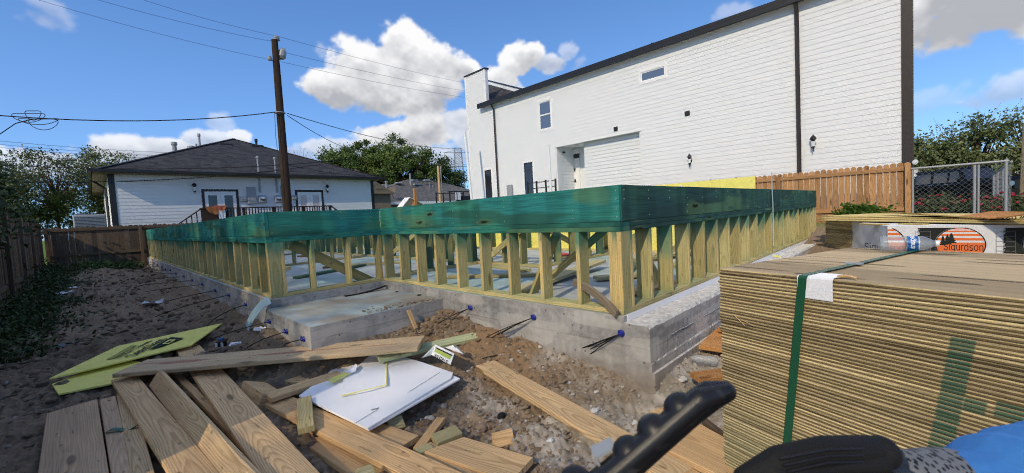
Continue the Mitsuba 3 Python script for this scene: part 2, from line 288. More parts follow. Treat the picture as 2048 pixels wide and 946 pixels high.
mat('red_glass', (.5, .05, .04), .2, .5); mat('skin_glove', (.012, .012, .014), .55, .4); mat('handle_plastic', mikit.proc(lambda p, n, uv: mix((.010, .010, .012), (.05, .05, .052), smoothstep(.62, .8, fbm(p.x*60, p.y*60, p.z*60, 3)))), .42, .4)
mat('sleeve_blue', mikit.proc(lambda p, n, uv: mi.Color3f(.055, .20, .50)*(.95+.1*noise(p.x*300, p.y*300, p.z*300))), .8, .1, sheen=.4)
mat('terracotta', (.40, .16, .06), .9, .1); mat('cloth_red', (.45, .10, .09), .9, .1)
mat('stucco_tan', (.62, .45, .26), .8, .1)
scene['clear_plastic'] = {'type': 'blendbsdf', 'weight': .25, 'a': {'type': 'thindielectric', 'int_ior': 1.45}, 'b': {'type': 'twosided', 'bsdf': {'type': 'roughplastic', 'diffuse_reflectance': {'type': 'rgb', 'value': [.6, .66, .72]}, 'alpha': .08}}}
scene['pane'] = {'type': 'thindielectric'}
scene['leaf'] = {'type': 'twosided', 'bsdf': {'type': 'principled', 'base_color': {'type': 'mesh_attribute', 'name': 'vertex_color'}, 'roughness': .6, 'specular': .3}}
scene['leaf_thin'] = {'type': 'principledthin', 'base_color': {'type': 'mesh_attribute', 'name': 'vertex_color'}, 'roughness': .6, 'diff_trans': .7}
scene['tinted'] = {'type': 'twosided', 'bsdf': {'type': 'principled', 'base_color': {'type': 'mesh_attribute', 'name': 'vertex_color'}, 'roughness': .9, 'specular': .1}}
mat('brown_board', wood((.48, .355, .24), (.37, .26, .17), knotty=.25, var=.15), .8, .15); mat('green_tint', wood((.42, .48, .30), (.32, .34, .17), knotty=.2), .75, .2)

def red_streak(c, p, n, u, v, s): return mix(c, mi.Color3f(.30, .11, .075), smoothstep(.52, .72, noise(u*2.2, (v+.02)*34, 5))*smoothstep(.06, .02, dr.abs(v-.01))*.75)
mat('pale_pine', wood((.53, .43, .29), (.38, .28, .17), knotty=.05, post=red_streak), .75, .2)

def teal_more(c, p, n, u, v, s): return mix(teal_top_side_shade(c, p, n, u, v, s), mi.Color3f(.025, .105, .08)*(.5+noise(u*3, v*30, s)), .25+.5*smoothstep(.35, .6, noise(u*2.2, s*1.3, 2)))
mat('treated_green', wood((.34, .31, .16), (.22, .20, .09), ringw=.012, knotty=.2, post=teal_more), .8, .15)
# ---------------------------------------------------------------- ground
def sst(a, b, x): t = np.clip((np.asarray(x, float)-a)/(b-a), 0, 1); return t*t*(3-2*t)
def ground0(x, y):
    x, y = np.asarray(x, float), np.asarray(y, float)
    z = .03+.09*sst(2.2, 5, y)*sst(2.8, 1.2, x)+.10*sst(2.2, 3.2, x)+.75*sst(4.5, 13.5, x)+.3*sst(12, 21, y)*sst(2, 0, x)
    z = z+np.where(y > 3.9, .20*np.exp(-np.clip(1.33-x, 0, 9)/.35), 0)*sst(20.5, 19, y)
    z = np.maximum(z, (.30*np.exp(-np.clip(3.95-y, 0, 9)/.55))*sst(1.0, 1.5, x)*sst(3.2, 2.8, x))
    bank = (.16+.085*np.clip(y-1.5, 0, 3))*np.exp(-np.clip(2.8-x, 0, 9)/.55)*sst(.9, 1.4, y)*sst(4.6, 4.0, y)
    z = np.maximum(z, bank)+.12*np.exp(-((x-2.66)/.28)**2-((y-3.72)/.25)**2)
    z = z-.09*np.exp(-((x-2.55)/.3)**2-((y-1.35)/.3)**2)
    return z
def ground(x, y):
    p = np.stack([np.asarray(x, float), np.asarray(y, float), np.zeros(np.shape(x))], -1); r = np.hypot(p[..., 0], p[..., 1]); lot = sst(13, 11, p[..., 0])*sst(22, 20.5, p[..., 1])
    z = ground0(x, y)
    rough = .10*(meshkit.fbm(p*1.1, 3, 11)-.5)+.10*(meshkit.fbm(p*4.2, 3, 12)-.5)
    f = meshkit.fbm(p*14, 3, 13); z2 = .042*(np.abs(f-.5)*2)**.8+.020*(meshkit.noise(p*55, 14)-.5)
    track = .13*(meshkit.fbm(p*A_([5.5, 1.6, 1]), 4, 15)-.5)*sst(2.0, 1.0, p[..., 0])*sst(3, 5, p[..., 1])
    return z+(rough+z2+track-.02)*(.08+.92*lot)
def axis(lo, fa, fb, hi, step, grow=1.12):
    a = list(np.arange(fa, fb, step)); s = step
    while a[-1] < hi: s *= grow; a.append(a[-1]+s)
    b, s = [], step; v = fa
    while v > lo: s *= grow; v -= s; b.append(v)
    return A_(b[::-1]+a)
gx, gy = axis(-500, -1.2, 3.4, 800, .0135), axis(-500, .55, 7.6, 900, .0145)
X_, Y_ = np.meshgrid(gx, gy, indexing='ij'); Z_ = ground(X_, Y_)
ny = len(gy); ii, jj = np.meshgrid(np.arange(len(gx)-1), np.arange(ny-1), indexing='ij'); q0 = (ii*ny+jj).ravel()
gf = np.vstack([np.stack([q0, q0+ny, q0+ny+1], 1), np.stack([q0, q0+ny+1, q0+1], 1)])
inside = lambda x, y: ((x > 1.55) & (x < 11.5) & (y > 5.6) & (y < 19.8)) | ((x > 3.05) & (x < 11.5) & (y > 1.65) & (y < 19.8))
cx = (X_[:-1, :-1].ravel()+X_[1:, 1:].ravel())/2; cy = (Y_[:-1, :-1].ravel()+Y_[1:, 1:].ravel())/2
keep = ~inside(cx, cy); gf = gf[np.concatenate([keep, keep])]
shp(struct('ground'), (np.stack([X_.ravel(), Y_.ravel(), Z_.ravel()], 1), gf), 'dirt', smooth=True)
def gz(x, y): return float(ground(A_(x), A_(y)))
# clods and gravel: thousands of loose lumps
ICO = trimesh.creation.icosphere(subdivisions=0); ICV, ICF = np.asarray(ICO.vertices), np.asarray(ICO.faces)
ICO1 = trimesh.creation.icosphere(subdivisions=1); I1V, I1F = np.asarray(ICO1.vertices), np.asarray(ICO1.faces)
def lumps(n, sampler, smin, smax, r, detail=False, power=2.2):
    bv, bf = (I1V, I1F) if detail else (ICV, ICF); xs, ys = sampler(n, r); s = smin+(smax-smin)*r.random(n)**power; V = []
    zz = ground(xs, ys)
    for k in range(n):
        v = bv*(1+.5*(r.random((len(bv), 1))-.5))*A_([1, .7+.4*r.random(), .3+.4*r.random()])*s[k]; a = r.random()*6.28; b = (r.random()-.5)*1.2
        v = v@A_([[math.cos(a), math.sin(a), 0], [-math.sin(a), math.cos(a), 0], [0, 0, 1]])@A_([[1, 0, 0], [0, math.cos(b), math.sin(b)], [0, -math.sin(b), math.cos(b)]])
        V.append(v+A_([xs[k], ys[k], zz[k]+s[k]*.18]))
    f = (bf[None]+(np.arange(n)*len(bv))[:, None, None]).reshape(-1, 3); return np.vstack(V), f, len(bv), xs, ys
def free(x, y): return ~(((x > 1.3) & (y > 3.9) & (x < 11.9)) | ((x > 2.78) & (y > 1.38) & (x < 11.9)))
def samp(x0, x1, y0, y1):
    def f(n, r):
        X, Y = [], []
        while len(X) < n:
            x, y = r.uniform(x0, x1, 4*n), r.uniform(y0, y1, 4*n); k = free(x, y); X += list(x[k]); Y += list(y[k])
        return A_(X[:n]), A_(Y[:n])
    return f
r_ = np.random.default_rng(5)
def colours(n, k, xs, ys, r, dark=(.135, .098, .068), light=(.29, .22, .155), white=0.0, zone=True):
    t = r.random((n, 1)); c = A_(dark)*(1-t)+A_(light)*t
    lim = np.exp(-((xs-3.0)/.8)**2-((ys-1.2)/.5)**2) if zone else np.zeros(n)
    w = r.random(n) < white+.55*lim; c[w] = A_([.44, .42, .385])*(.6+.5*r.random((w.sum(), 1))); lm = lim[:, None]*.8; c = c*(1-lm)+lm*A_([.38, .36, .32])*(.6+.6*r.random((n, 1))); return np.repeat(c, k, 0)
for nm, lab, n, sm, a, b, det, wh in (('soil_clod', 'loose brown clods scattered over the churned dirt', 5200, samp(-1.1, 3.0, .9, 5.5), .004, .020, False, .05),
        ('gravel', 'pale broken concrete crumbs and gravel around the slab corner', 5200, samp(1.5, 4.6, .2, 2.9), .004, .022, False, .16),
        ('dirt_lump', 'larger clay lumps strewn along the slab and the dirt strip', 620, samp(-1.0, 3.0, 1.2, 9.5), .015, .05, True, .03),
        ('dirt_clump', 'clumps of dug clay along the shaded strip left of the slab', 900, samp(-.9, 1.3, 5.0, 19.5), .015, .07, True, .01)):
    v, f, k, xs, ys = lumps(n, sm, a, b, r_, det); one(nm, lab, None, (v, f), 'tinted', kind='stuff', color=colours(n, k, xs, ys, r_, white=wh))
mound = lambda n, r: (np.clip(r.normal(2.52, .16, n), 2.1, 2.78), r.normal(3.62, .18, n).clip(3.2, 3.93))
v, f, k, xs, ys = lumps(260, mound, .008, .035, r_, True); one('clay_mound', 'light brown crumbly clay heaped against the slab beside the porch', None, (v, f), 'tinted', kind='stuff', color=colours(260, k, xs, ys, r_, (.17, .11, .065), (.34, .25, .16), 0, False))
LUMPS = ['pale flat concrete piece in the rubble right of the sunlit plank', 'small pale concrete chip just above the flat piece by the sunlit plank', 'pale concrete piece in the rubble straight below the slab corner', 'upright pale concrete chunk leaning near the right face of the slab', 'pale concrete lump farthest along the right face of the slab', 'pale concrete lump beside the upright chunk at the slab', 'small pale chip between the slab corner and the tool handle', 'pale chip in the middle of the rubble below the flat piece', 'lowest pale chip close to the edge of the sunlit plank', 'pale chip left of the sunlit plank near the bottom', 'large brown clay lump on top of the mound beside the porch slab', 'smaller brown clay lump at the top of the mound by the porch', 'pale lump just above the tip of the tool handle', 'pale lump by the lower orange plank end', 'pale lump in the white dust left of the lower orange plank', 'pale lump in the white dust under the slab corner']
for k, (px, py, s) in enumerate([(1190, 806, .055), (1192, 778, .03), (1284, 832, .045), (1322, 745, .06), (1380, 715, .05), (1345, 728, .04), (1268, 812, .04), (1240, 838, .04), (1228, 850, .035), (1100, 865, .035), (890, 640, .06), (880, 622, .05), (1398, 800, .05), (1412, 770, .04), (1366, 768, .05), (1300, 770, .05)]):
    o = at(px, py, z=.12); o[2] = gz(o[0], o[1])+s*.25; rr = np.random.default_rng(k); v = I1V*(1+.6*(rr.random((len(I1V), 1))-.5))*A_([1, .7, .5])*s*.7
    brown = px in (890, 880)
    one('concrete_lump' if not brown else 'clay_lump', LUMPS[k], 'rubble', (v+o, I1F), 'tinted', group='pale concrete lumps in the rubble' if not brown else 'brown clay lumps on the bank', color=np.tile((.55, .54, .52) if not brown else (.26, .18, .11), (len(v), 1)))
# ---------------------------------------------------------------- concrete foundation
SL = .632; XF, YR, YD, XE = 2.83, 1.62, 5.36, 1.40
fnd = thing('concrete_foundation', 'grey concrete house slab with stained top and blue capped cable ends along its edges', 'foundation')
def slab(poly, z0, z1, ch=.006): return extrude(Polygon(poly), z1-z0, A_([0, 0, z0]), A_([1., 0, 0]), A_([0, 1., 0]))
part(fnd, 'slab', slab([(XF-.03, YR-.012), (11.75, YR-.012), (11.75, 20.3), (XE-.035, 20.3), (XE-.035, YD-.03), (XF-.03, YD-.03)], -.25, SL-.002), 'concrete')
# the brick ledge: a rough edged step along the right side
rl = np.random.default_rng(3); xs = np.linspace(XF-.03, 11.9, 300); V = []
prof = lambda i: [(YR-.013, -.25), (1.40-.055*0, -.25), (1.40-.008, .30), (1.403, .31), (1.402, SL-.075+.012*rl.random()), (1.425+.012*rl.random(), SL-.052), (YR-.013, SL-.05)]
for i, x in enumerate(xs): V += [[x, y+(.0015*rl.standard_normal() if 0 < k < 6 and k != 1 else 0), z+(.003*rl.standard_normal() if k in (3, 5) else 0)] for k, (y, z) in enumerate(prof(i))]
m = 7; Fq = []
for i in range(len(xs)-1):
    for k in range(m-1): a = i*m+k; Fq += [[a, a+m, a+m+1], [a, a+m+1, a+1]]
for k in range(1, m-1): Fq += [[0, k, k+1], [(len(xs)-1)*m, (len(xs)-1)*m+k+1, (len(xs)-1)*m+k]]
part(fnd, 'brick_ledge', (A_(V), A_(Fq)), 'concrete', label='rough whitish step along the right edge of the slab')
# form board lines left on the right face, and the lower footing lip
for z, w in ((.245, .020), (.44, .005)):
    x0 = XF-.03; bits = []
    while x0 < 9.5:
        L = rl.uniform(.05, .3)
        if rl.random() < .5: bits.append(bxr(((x0+x0+L)/2, 1.3945, z+.002*rl.standard_normal()), (L, .0025+.002*rl.random(), (.005 if w > .01 else .0025)*rl.uniform(.6, 1.3))))
        x0 += L
    part(fnd, 'form_ridge', cat(bits), 'concrete', kind='stuff')
part(fnd, 'footing', slab([(XF-.028, 1.372), (11.9, 1.372), (11.9, 1.55), (XF-.028, 1.55)], -.25, .235), 'concrete')
pz = .53
part(fnd, 'porch_slab', slab([(1.325, 3.95), (XF-.033, 3.95), (XF-.033, YD-.033), (1.325, YD-.033)], -.25, pz), 'concrete', label='lower porch slab in the notch with earth spilled on it')
part(fnd, 'vapor_sheet', bx((XF+.02, YR-.018, SL-.048), (11.4, YR-.0135, SL+.004)), 'trim_white', label='strip of white plastic sheet under the right wall plate')
def cap_cable(O, nx, ends, r=.0045, capr=.024):
    c = part(fnd, 'anchor_cap', cat([lathe([(0, capr*1.2), (.006, capr*1.05), (.012, capr*.8), (.022, capr*.75), (.03, capr*.45)], O, O+nx, 14), bxr(O+nx*.02+A_([0, .012, .012]), (.012, .012, .03))]), 'blue_cap', smooth=35)
    for E_ in ends: part(fnd, 'tension_cable', tube(bez(O+nx*.02, O+nx*.18+(A_(E_)-O)*.35+UP*.02, E_, 12), r, 5), 'cable', smooth=True)
nX = A_([-1., 0, 0])
for (px, py), ends in (((942, 616), [(853, 665, .2), (862, 660, .21), (905, 650, .25)]), ((1068, 635), [(962, 690, .12), (975, 684, .12), (950, 687, .14), (990, 678, .16)]), ((1243, 667), [(1128, 716, .08), (1140, 724, .06), (1152, 735, .04), (1122, 714, .10)])):
    cap_cable(at(px, py, X=XF-.031), nX, [at(a, b, z=c) for a, b, c in ends])
for k, (px, py) in enumerate([(493, 609), (459, 590), (432, 581), (406, 569), (386, 561), (369, 553), (353, 547), (342, 541), (332, 539), (325, 534), (316, 530), (309, 526)]):
    O = at(px, py, X=XE-.037); e = at(*[(410, 672), (311, 636), (304, 622), (290, 592), (281, 577), (272, 566), (266, 556), (258, 551), (262, 546), (258, 540), (256, 536), (252, 531)][k], z=.12); e[2] = gz(e[0], e[1])+.03
    cap_cable(O, nX, [e], .006)
for px, py, dx in ((540, 643, (385, 694, .24)), (574, 663, (484, 705, .14)), (608, 678, (572, 693, .2))):
    O = at(px, py, X=1.322); e = at(dx[0], dx[1], z=dx[2]); cap_cable(O, nX, [e], .005)
# ---------------------------------------------------------------- timber pony wall frame
frm = thing('timber_wall_frame', 'short timber stud wall frame with green stained rim boards on the concrete slab', 'wall frame')
Z0 = SL; ZP = Z0+.038; ZS = ZP+.61; ZT = ZS+.076; ZR = ZT+.286; DW = .14
def wall_run(p, q, inward, first=0.0, rim='teal', skip=(), extra=(), rimlab=None, rims=True, spacing=.41, last=True, plate_mat='treated', rimbreaks=(), ov=(0, 0)):
    """plates, studs and rim board from p to q (outer face line); inward: unit vector into the house"""
    p, q, inward = A_([*p, 0.]), A_([*q, 0.]), A_([*inward, 0.]); L = np.linalg.norm(q-p); e = (q-p)/L; mid = inward*DW/2
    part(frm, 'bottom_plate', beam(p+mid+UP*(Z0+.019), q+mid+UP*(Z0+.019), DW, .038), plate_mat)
    for k in range(2 if rims else 1): part(frm, 'top_plate', beam(p+mid+UP*(ZS+.019+.038*k)-inward*.001*k, q+mid+UP*(ZS+.019+.038*k)-inward*.001*k, DW, .0375), rim if rims else 'treated')
    s = first; pos = list(extra)
    while s < L-.02:
        if not any(a < s < b for a, b in skip): pos.append(s)
        s += spacing
    for s in pos:
        o = p+e*s+mid; j = rng.normal(0, .002)
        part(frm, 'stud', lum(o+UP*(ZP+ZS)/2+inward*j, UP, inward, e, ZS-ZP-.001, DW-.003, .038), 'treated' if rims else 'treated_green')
    if rims:
        cuts = [-ov[0]]+list(rimbreaks)+[L+ov[1]]
        for a, b in zip(cuts[:-1], cuts[1:]):
            part(frm, 'nail_heads', cat([lathe([(0, .0055), (.002, .005)], p+e*s_-inward*.0022+UP*(ZT+.04+.068*j_), p+e*s_-inward*9+UP*(ZT+.04+.068*j_), 6) for s_ in list(np.arange(a+.025, b-.02, .41))+[b-.03] for j_ in range(4) if rng.random() < .6]), 'galvanised', kind='stuff')
            part(frm, 'rim_board', beam(p+e*a+inward*.017+UP*(ZT+ZR)/2, p+e*(b-.003)+inward*.017+UP*(ZT+ZR)/2, .038, .281), rim, label=rimlab)
wall_run((XF, YR+.003), (XF, YD), (1, 0), first=.41, rimlab='sunlit blue green stained rim board facing the porch and the cable ends', ov=(0, 0))
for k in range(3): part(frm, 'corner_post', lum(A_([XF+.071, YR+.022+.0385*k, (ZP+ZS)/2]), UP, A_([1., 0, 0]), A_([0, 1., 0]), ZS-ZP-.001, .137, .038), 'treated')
wall_run((XF+.141, YR), (11.4, YR), (0, 1), first=.36, rim='teal_dull', rimlab='dull dark green stained rim board running along the right wall', extra=(.019, 8.4, 8.2), rimbreaks=(4.25,), ov=(.10, 0))
wall_run((XE+.141, YD), (XF-.001, YD), (0, 1), first=.36, rimlab='green stained rim board with large dark knots behind the porch', ov=(.10, 0), extra=(.02,), spacing=.46)
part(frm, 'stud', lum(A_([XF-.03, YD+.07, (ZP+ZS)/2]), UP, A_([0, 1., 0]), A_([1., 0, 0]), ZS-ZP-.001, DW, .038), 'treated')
wall_run((XE, YD+.003), (XE, 20.2), (1, 0), first=.41, rim='teal', rimlab='dark green stained rim board along the shaded left wall', rimbreaks=(4.9, 9.8), ov=(0, 0))
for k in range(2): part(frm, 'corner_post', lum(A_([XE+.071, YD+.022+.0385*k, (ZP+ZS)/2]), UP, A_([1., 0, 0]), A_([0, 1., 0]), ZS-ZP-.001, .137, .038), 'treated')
wall_run((XE+.2, 20.2), (7.2, 20.2), (0, -1), first=.2)
# inner partitions and the yellow sheathed long wall
wall_run((4.72, 4.05), (4.72, 16.5), (1, 0), first=.02, rims=False)
wall_run((XF+.18, YD+.16), (4.70, YD+.16), (0, 1), first=.35, rims=False)
wall_run((7.23, 1.90), (7.23, 20.0), (-1, 0), first=.1, rims=False)
wall_run((4.9, 4.05), (7.0, 4.05), (0, 1), first=.3, rims=False)
wall_run((6.05, 8.0), (6.05, 19.5), (1, 0), first=.1, rims=False)
wall_run((1.6, 9.6), (4.6, 9.6), (0, 1), first=.2, rims=False)
wall_run((1.6, 13.4), (4.6, 13.4), (0, 1), first=.2, rims=False)
wall_run((9.5, 2.0), (9.5, 6.0), (1, 0), first=.1, rims=False)
y0 = 1.79
while y0 < 19:
    part(frm, 'sheathing_panel', bx((7.232, y0, SL+.004), (7.245, min(y0+2.436, 19.6), SL+1.222)), 'yellow_sheet', label='yellow sheathing panel on the far long wall'); y0 += 2.44
tear = [part(frm, 'torn_facing', extrude(Polygon([(0, 0), (.5, .01), (.52, .05), (.42, .06), (.40, .15), (.36, .16), (.35, .065), (.2, .07), (.15, .045), (.02, .05)]), .004, A_([7.2295, 2.55, SL+1.03]), A_([0, -1., 0])*-1, UP), 'paper', label='torn white facing on the yellow panel')]
EX_ = A_([1., 0, 0])
def brace(p, q, w=.14, t=.038, m='treated', **k): part(frm, 'brace', beam(p, q, w, t, **k), m)
brace(at(583, 488, Y=YD+.26), at(748, 566, Y=YD+.20), .038, .13)
brace(at(1113, 469, X=XF+.24), at(1064, 594, X=XF+.34), .09, .038, up=A_([0, 0, 1.]))
brace(at(1262, 470, Y=2.1), at(1322, 580, Y=1.85), .038, .13)
brace(at(1262, 540, Y=2.9), at(1410, 470, Y=2.9), .038, .14)
brace(at(905, 470, Y=5.9), at(960, 528, Y=5.8), .038, .09)
brace([4.7, 7.2, 1.28], [4.7, 8.6, .68], .09, .038, up=EX_)
brace([5.0, 4.3, 1.28], [6.4, 4.3, .68], .038, .09)
brace([4.66, 4.3, 1.28], [4.66, 5.3, .68], .09, .038, up=EX_)
brace([3.2, 2.0, 1.27], [3.5, 3.0, .67], .09, .038)
# lumber lying on the slab
FL = SL+.02
def loose(p, q, w, t, lab, m='green_pine', **k): return one('loose_board', lab, 'board', beam(p, q, w, t, **k), m, group=k.pop('group', None))
loose(at(1036, 583, z=FL), at(1200, 522, z=FL+.09), .18, .038, 'pale green board lying tilted on the slab behind the bright rim board')
loose(at(1190, 556, z=FL+.02), at(1330, 545, z=FL+.02), .14, .038, 'flat green board on the slab with orange cut end, behind the corner post', 'green_pine')
loose(at(985, 531, z=FL), at(1055, 541, z=FL), .14, .038, 'dark green board lying flat on the slab behind the bright studs', 'treated')
loose(at(548, 543, z=FL), at(565, 537, z=FL), .3, .08, 'dark offcut lying on the slab inside the porch corner', 'treated')
loose(at(645, 535, z=FL), at(720, 528, z=FL), .14, .03, 'dark flat board on the shaded slab under the long brace', 'weathered')
loose(at(600, 512, z=FL), at(640, 511, z=FL), .2, .04, 'small dark board far inside on the slab', 'weathered')
loose(at(1085, 516, z=FL), at(1150, 512, z=FL), .25, .03, 'light green sheet offcut flat on the slab near the yellow wall', 'green_pine')
loose(at(1268, 585, z=FL+.02), at(1345, 562, z=FL+.02), .2, .038, 'board end on the slab just behind the right wall studs', 'pine')
loose(at(1268, 520, z=FL+.03), at(1400, 500, z=FL+.05), .2, .038, 'grey green plank lying behind the right wall studs', 'green_pine')
for k_, (xa, ya, xb, yb, w_) in enumerate(((3.4, 4.6, 4.3, 3.2, .14), (3.9, 2.3, 5.6, 3.0, .14), (5.4, 2.4, 6.6, 2.2, .19), (2.2, 7.0, 3.6, 7.6, .14), (3.2, 8.2, 4.3, 7.1, .09))): loose([xa, ya, FL+.002], [xb, yb, FL+.002], w_, .038, ('stained board lying loose on the slab behind the third bright stud', 'board lying flat inside the corner room of the frame', 'wide board on the slab near the yellow wall', 'board lying flat on the shaded slab behind the porch wall', 'short stick on the slab by the inner stud wall')[k_], 'treated_green' if k_ % 2 else 'green_pine')
loose(at(1000, 470+36, z=FL), at(1036, 520, z=FL), .09, .04, 'short stick on the slab beside the inner wall', 'treated')
one('red_cloth', 'crumpled dark red cloth dropped on the slab by the yellow wall', 'cloth', hull(at(1133, 511, z=SL+.03)+rng.normal(0, 1, (26, 3))*A_([.09, .12, .025])), 'cloth_red', smooth=True)
one('blue_pipe', 'short bright blue pipe standing inside the stud walls', 'pipe', lathe([(0, .05), (.05, .05), (.06, .04), (.36, .04), (.37, .045), (.40, .045)], at(949, 498, z=SL), at(949, 498, z=SL)+UP, 14), 'pale_blue', smooth=35)
# warped grey board leaning out of the corner bay; it bends
p, q = at(1140, 566, X=XF-.02), at(1234, 628, X=XF-.06)
one('warped_board', 'thin warped grey board leaning out of the last stud bay by the corner', 'board', beam(p+A_([.06, 0, 0]), q, .028, .065, n=10, bow=lambda t: UP*(.035*4*t*(1-t)), up=UP), 'greyed')
# flashing strip at the porch corner
a_, b_, c_ = at(540, 600, X=XE-.06), at(512, 622, X=XE-.16), at(494, 656, X=XE-.22)
ctr = bez(a_, b_+UP*.05, c_, 12); wdir = A_([.0, .05, .035]); sv = np.vstack([ctr-wdir, ctr+wdir]); sf = [[i, i+1, i+13] for i in range(11)]+[[i, i+13, i+12] for i in range(11)]
one('plastic_strip', 'pale blue flexible plastic strip curling down from the porch corner', 'strip', (np.vstack([sv, sv+A_([-.003, 0, .002])]), A_(sf+[[a+24, c+24, b+24] for a, b, c in sf])), 'pale_blue', smooth=True)
pp = [at(690, 592, z=pz+.01), at(730, 583, z=pz+.015), at(772, 571, z=pz+.05)]
one('rubber_strip', 'black rubber strip lying across the porch slab', 'strip', beam(pp[0], pp[2], .05, .012, n=8, bow=lambda t: UP*(-.02*4*t*(1-t))), 'rubber')
for px, py, s in ((793, 583, .02), (838, 590, .028)): one('dirt_crumb', ('small dark crumb of earth near the middle of the porch slab' if px < 800 else 'larger dark crumb of earth toward the right of the porch slab'), 'clod', (I1V*A_([1, .8, .4])*s+at(px, py, z=pz+.01), I1F), 'bark', group='crumbs of earth on the porch slab')
v, f, k, xs, ys = lumps(170, lambda n, r: (r.uniform(1.9, 2.78, n), 3.97+np.abs(r.normal(0, .12, n))), .004, .02, r_, False); v[:, 2] += pz-np.repeat(ground(xs, ys), k)
one('spilled_earth', 'brown earth crumbs spilled along the front edge of the porch slab', None, (v, f), 'tinted', kind='stuff', color=colours(170, k, xs, ys, r_, (.16, .11, .07), (.33, .25, .17), 0, False))
one('wood_stake', 'short wooden stake leaning on the porch front in the dirt', 'stake', beam(at(817, 620, Y=3.90), at(832, 657, Y=3.80), .045, .02), 'pine')
# ---------------------------------------------------------------- white two storey house
EX, EYv = A_([1., 0, 0]), A_([0, 1., 0])
def clapboards(parent, O, eh, en, wall, openings, z0, expo, proud=.016, name='siding_board', m='siding'):
    """lapped boards on a wall: a shapely polygon `wall` in (s, z); O + s*eh + z*up; en outward; each course one part"""
    zt = wall.bounds[3]; z = z0; faces = A_([[0, 1, 2], [0, 2, 3], [4, 6, 5], [4, 7, 6], [0, 4, 5], [0, 5, 1], [3, 2, 6], [3, 6, 7], [1, 5, 6], [1, 6, 2], [0, 3, 7], [0, 7, 4]])
    ops = unary_union(openings) if openings else Polygon()
    while z < zt:
        c = wall.intersection(sbox(-999, z, 999, z+expo-.003)).difference(ops)
        for w1 in getattr(c, 'geoms', [c]):
            if w1.is_empty or w1.area < 1e-5: continue
            zs = sorted({round(y, 4) for _, y in w1.exterior.coords}); bits = []
            for a, b in zip(zs[:-1], zs[1:]):
                if b-a < 1e-3: continue
                k = w1.intersection(sbox(-999, a, 999, b))
                for g in getattr(k, 'geoms', [k]):
                    if g.is_empty or g.area < 1e-5: continue
                    co = A_(g.exterior.coords); lo = co[np.abs(co[:, 1]-a) < 1e-3][:, 0]; hi = co[np.abs(co[:, 1]-b) < 1e-3][:, 0]
                    if len(lo) < 2 or len(hi) < 2: continue
                    pd = lambda q: proud*(1-(q-z)/expo)+.003
                    P = [(lo.min(), a), (lo.max(), a), (hi.max(), b), (hi.min(), b)]
                    bits.append((A_([O+s*eh+UP*q+en*pd(q) for s, q in P]+[O+s*eh+UP*q-en*.01 for s, q in P]), faces))
            if bits: part_flat(parent, name, cat(bits), m, en)
        z += expo
W = 13.4
def wy(px, py): p = at(px, py, X=W); return p[1], p[2]
def rect(px0, py0, px1, py1):
    a, b = wy(px0, py0); c, d = wy(px1, py1); return min(a, c), min(b, d), max(a, c), max(b, d)
wh = thing('white_house', 'tall white sided two-storey house with black gutter behind the timber frame', 'house')
ye, ze = wy(965, 215); yp0, zp = wy(930, 155); yp1, _ = wy(970, 140); yr = wy(1820, 200)[0]; zb = .75; zE = ze-.02
r1, r2, r3, r4 = rect(1078, 206, 1103, 255), rect(1282, 146, 1330, 151), rect(1048, 326.5, 1069, 400), rect(969.5, 341, 986, 402)
r3 = (r3[0], wy(1060, 388)[1]-.25, r3[2], r3[3]); r4 = (r4[0], wy(978, 394)[1]-.15, r4[2], r4[3])
yc0, zc0 = wy(1278, 258); yc1 = wy(1160, 285)[0]; yc2 = wy(1112, 291)[0]; zrec = zc0
rec = sbox(yc0, zb, yc2, zrec)
wall = unary_union([sbox(yr, zb, ye+.02, zE), sbox(yp1, zb, yp0, zp)])
part(wh, 'wall', cat([bx((W+.02, yr, zb), (W+.2, yc0, zE)), bx((W+.02, yc0, zrec), (W+.2, yc2, zE)), bx((W+.02, yc2, zb), (W+.2, yp0, zE)), bx((W+.02, yp1, zE), (W+.16, yp0, zp)), bx((W+.2, yr, zb), (W+9, yr+.2, zE)), bx((W+.2, yp0-.2, zb), (W+9, yp0, zE)), bx((W+8.8, yr+.2, zb), (W+9, yp0-.2, zE)),
    bx((W+.26, yc0, zb), (W+.4, yc1, zrec)), bx((W+1.2, yc1, zb), (W+1.3, yc2, zrec)), bx((W+.2, yc2, zb), (W+1.2, yc2+.1, zrec)), bx((W+.4, yc1-.12, zb), (W+1.2, yc1, zrec)), bx((W+.2, yc0, zrec), (W+1.2, yc2, zrec+.08)), bx((W+.2, yc0-.1, zb), (W+.26, yc0, zrec))]), 'siding')
def wopen(r, g=.09): return sbox(r[0]-g, r[1]-g, r[2]+g, r[3]+g)
clapboards(wh, A_([W, 0, 0]), EYv, -EX, wall, [wopen(r) for r in (r1, r2, r3, r4)]+[sbox(yc0-.06, zb, yc2+.06, zrec+.0)], zb, .134, proud=.009)
clapboards(wh, A_([W+.26, 0, 0]), EYv, -EX, sbox(yc0, zb, yc1, zrec), [], zb, .134, name='recess_board')
clapboards(wh, A_([0, yc2, 0]), EX, -EYv, sbox(W+.2, zb, W+1.18, zrec), [], zb, .134, name='entry_board')
clapboards(wh, A_([0, yr, 0]), EX, -EYv, sbox(W+.1, zb, W+9, zE), [], zb, .134, name='end_board')
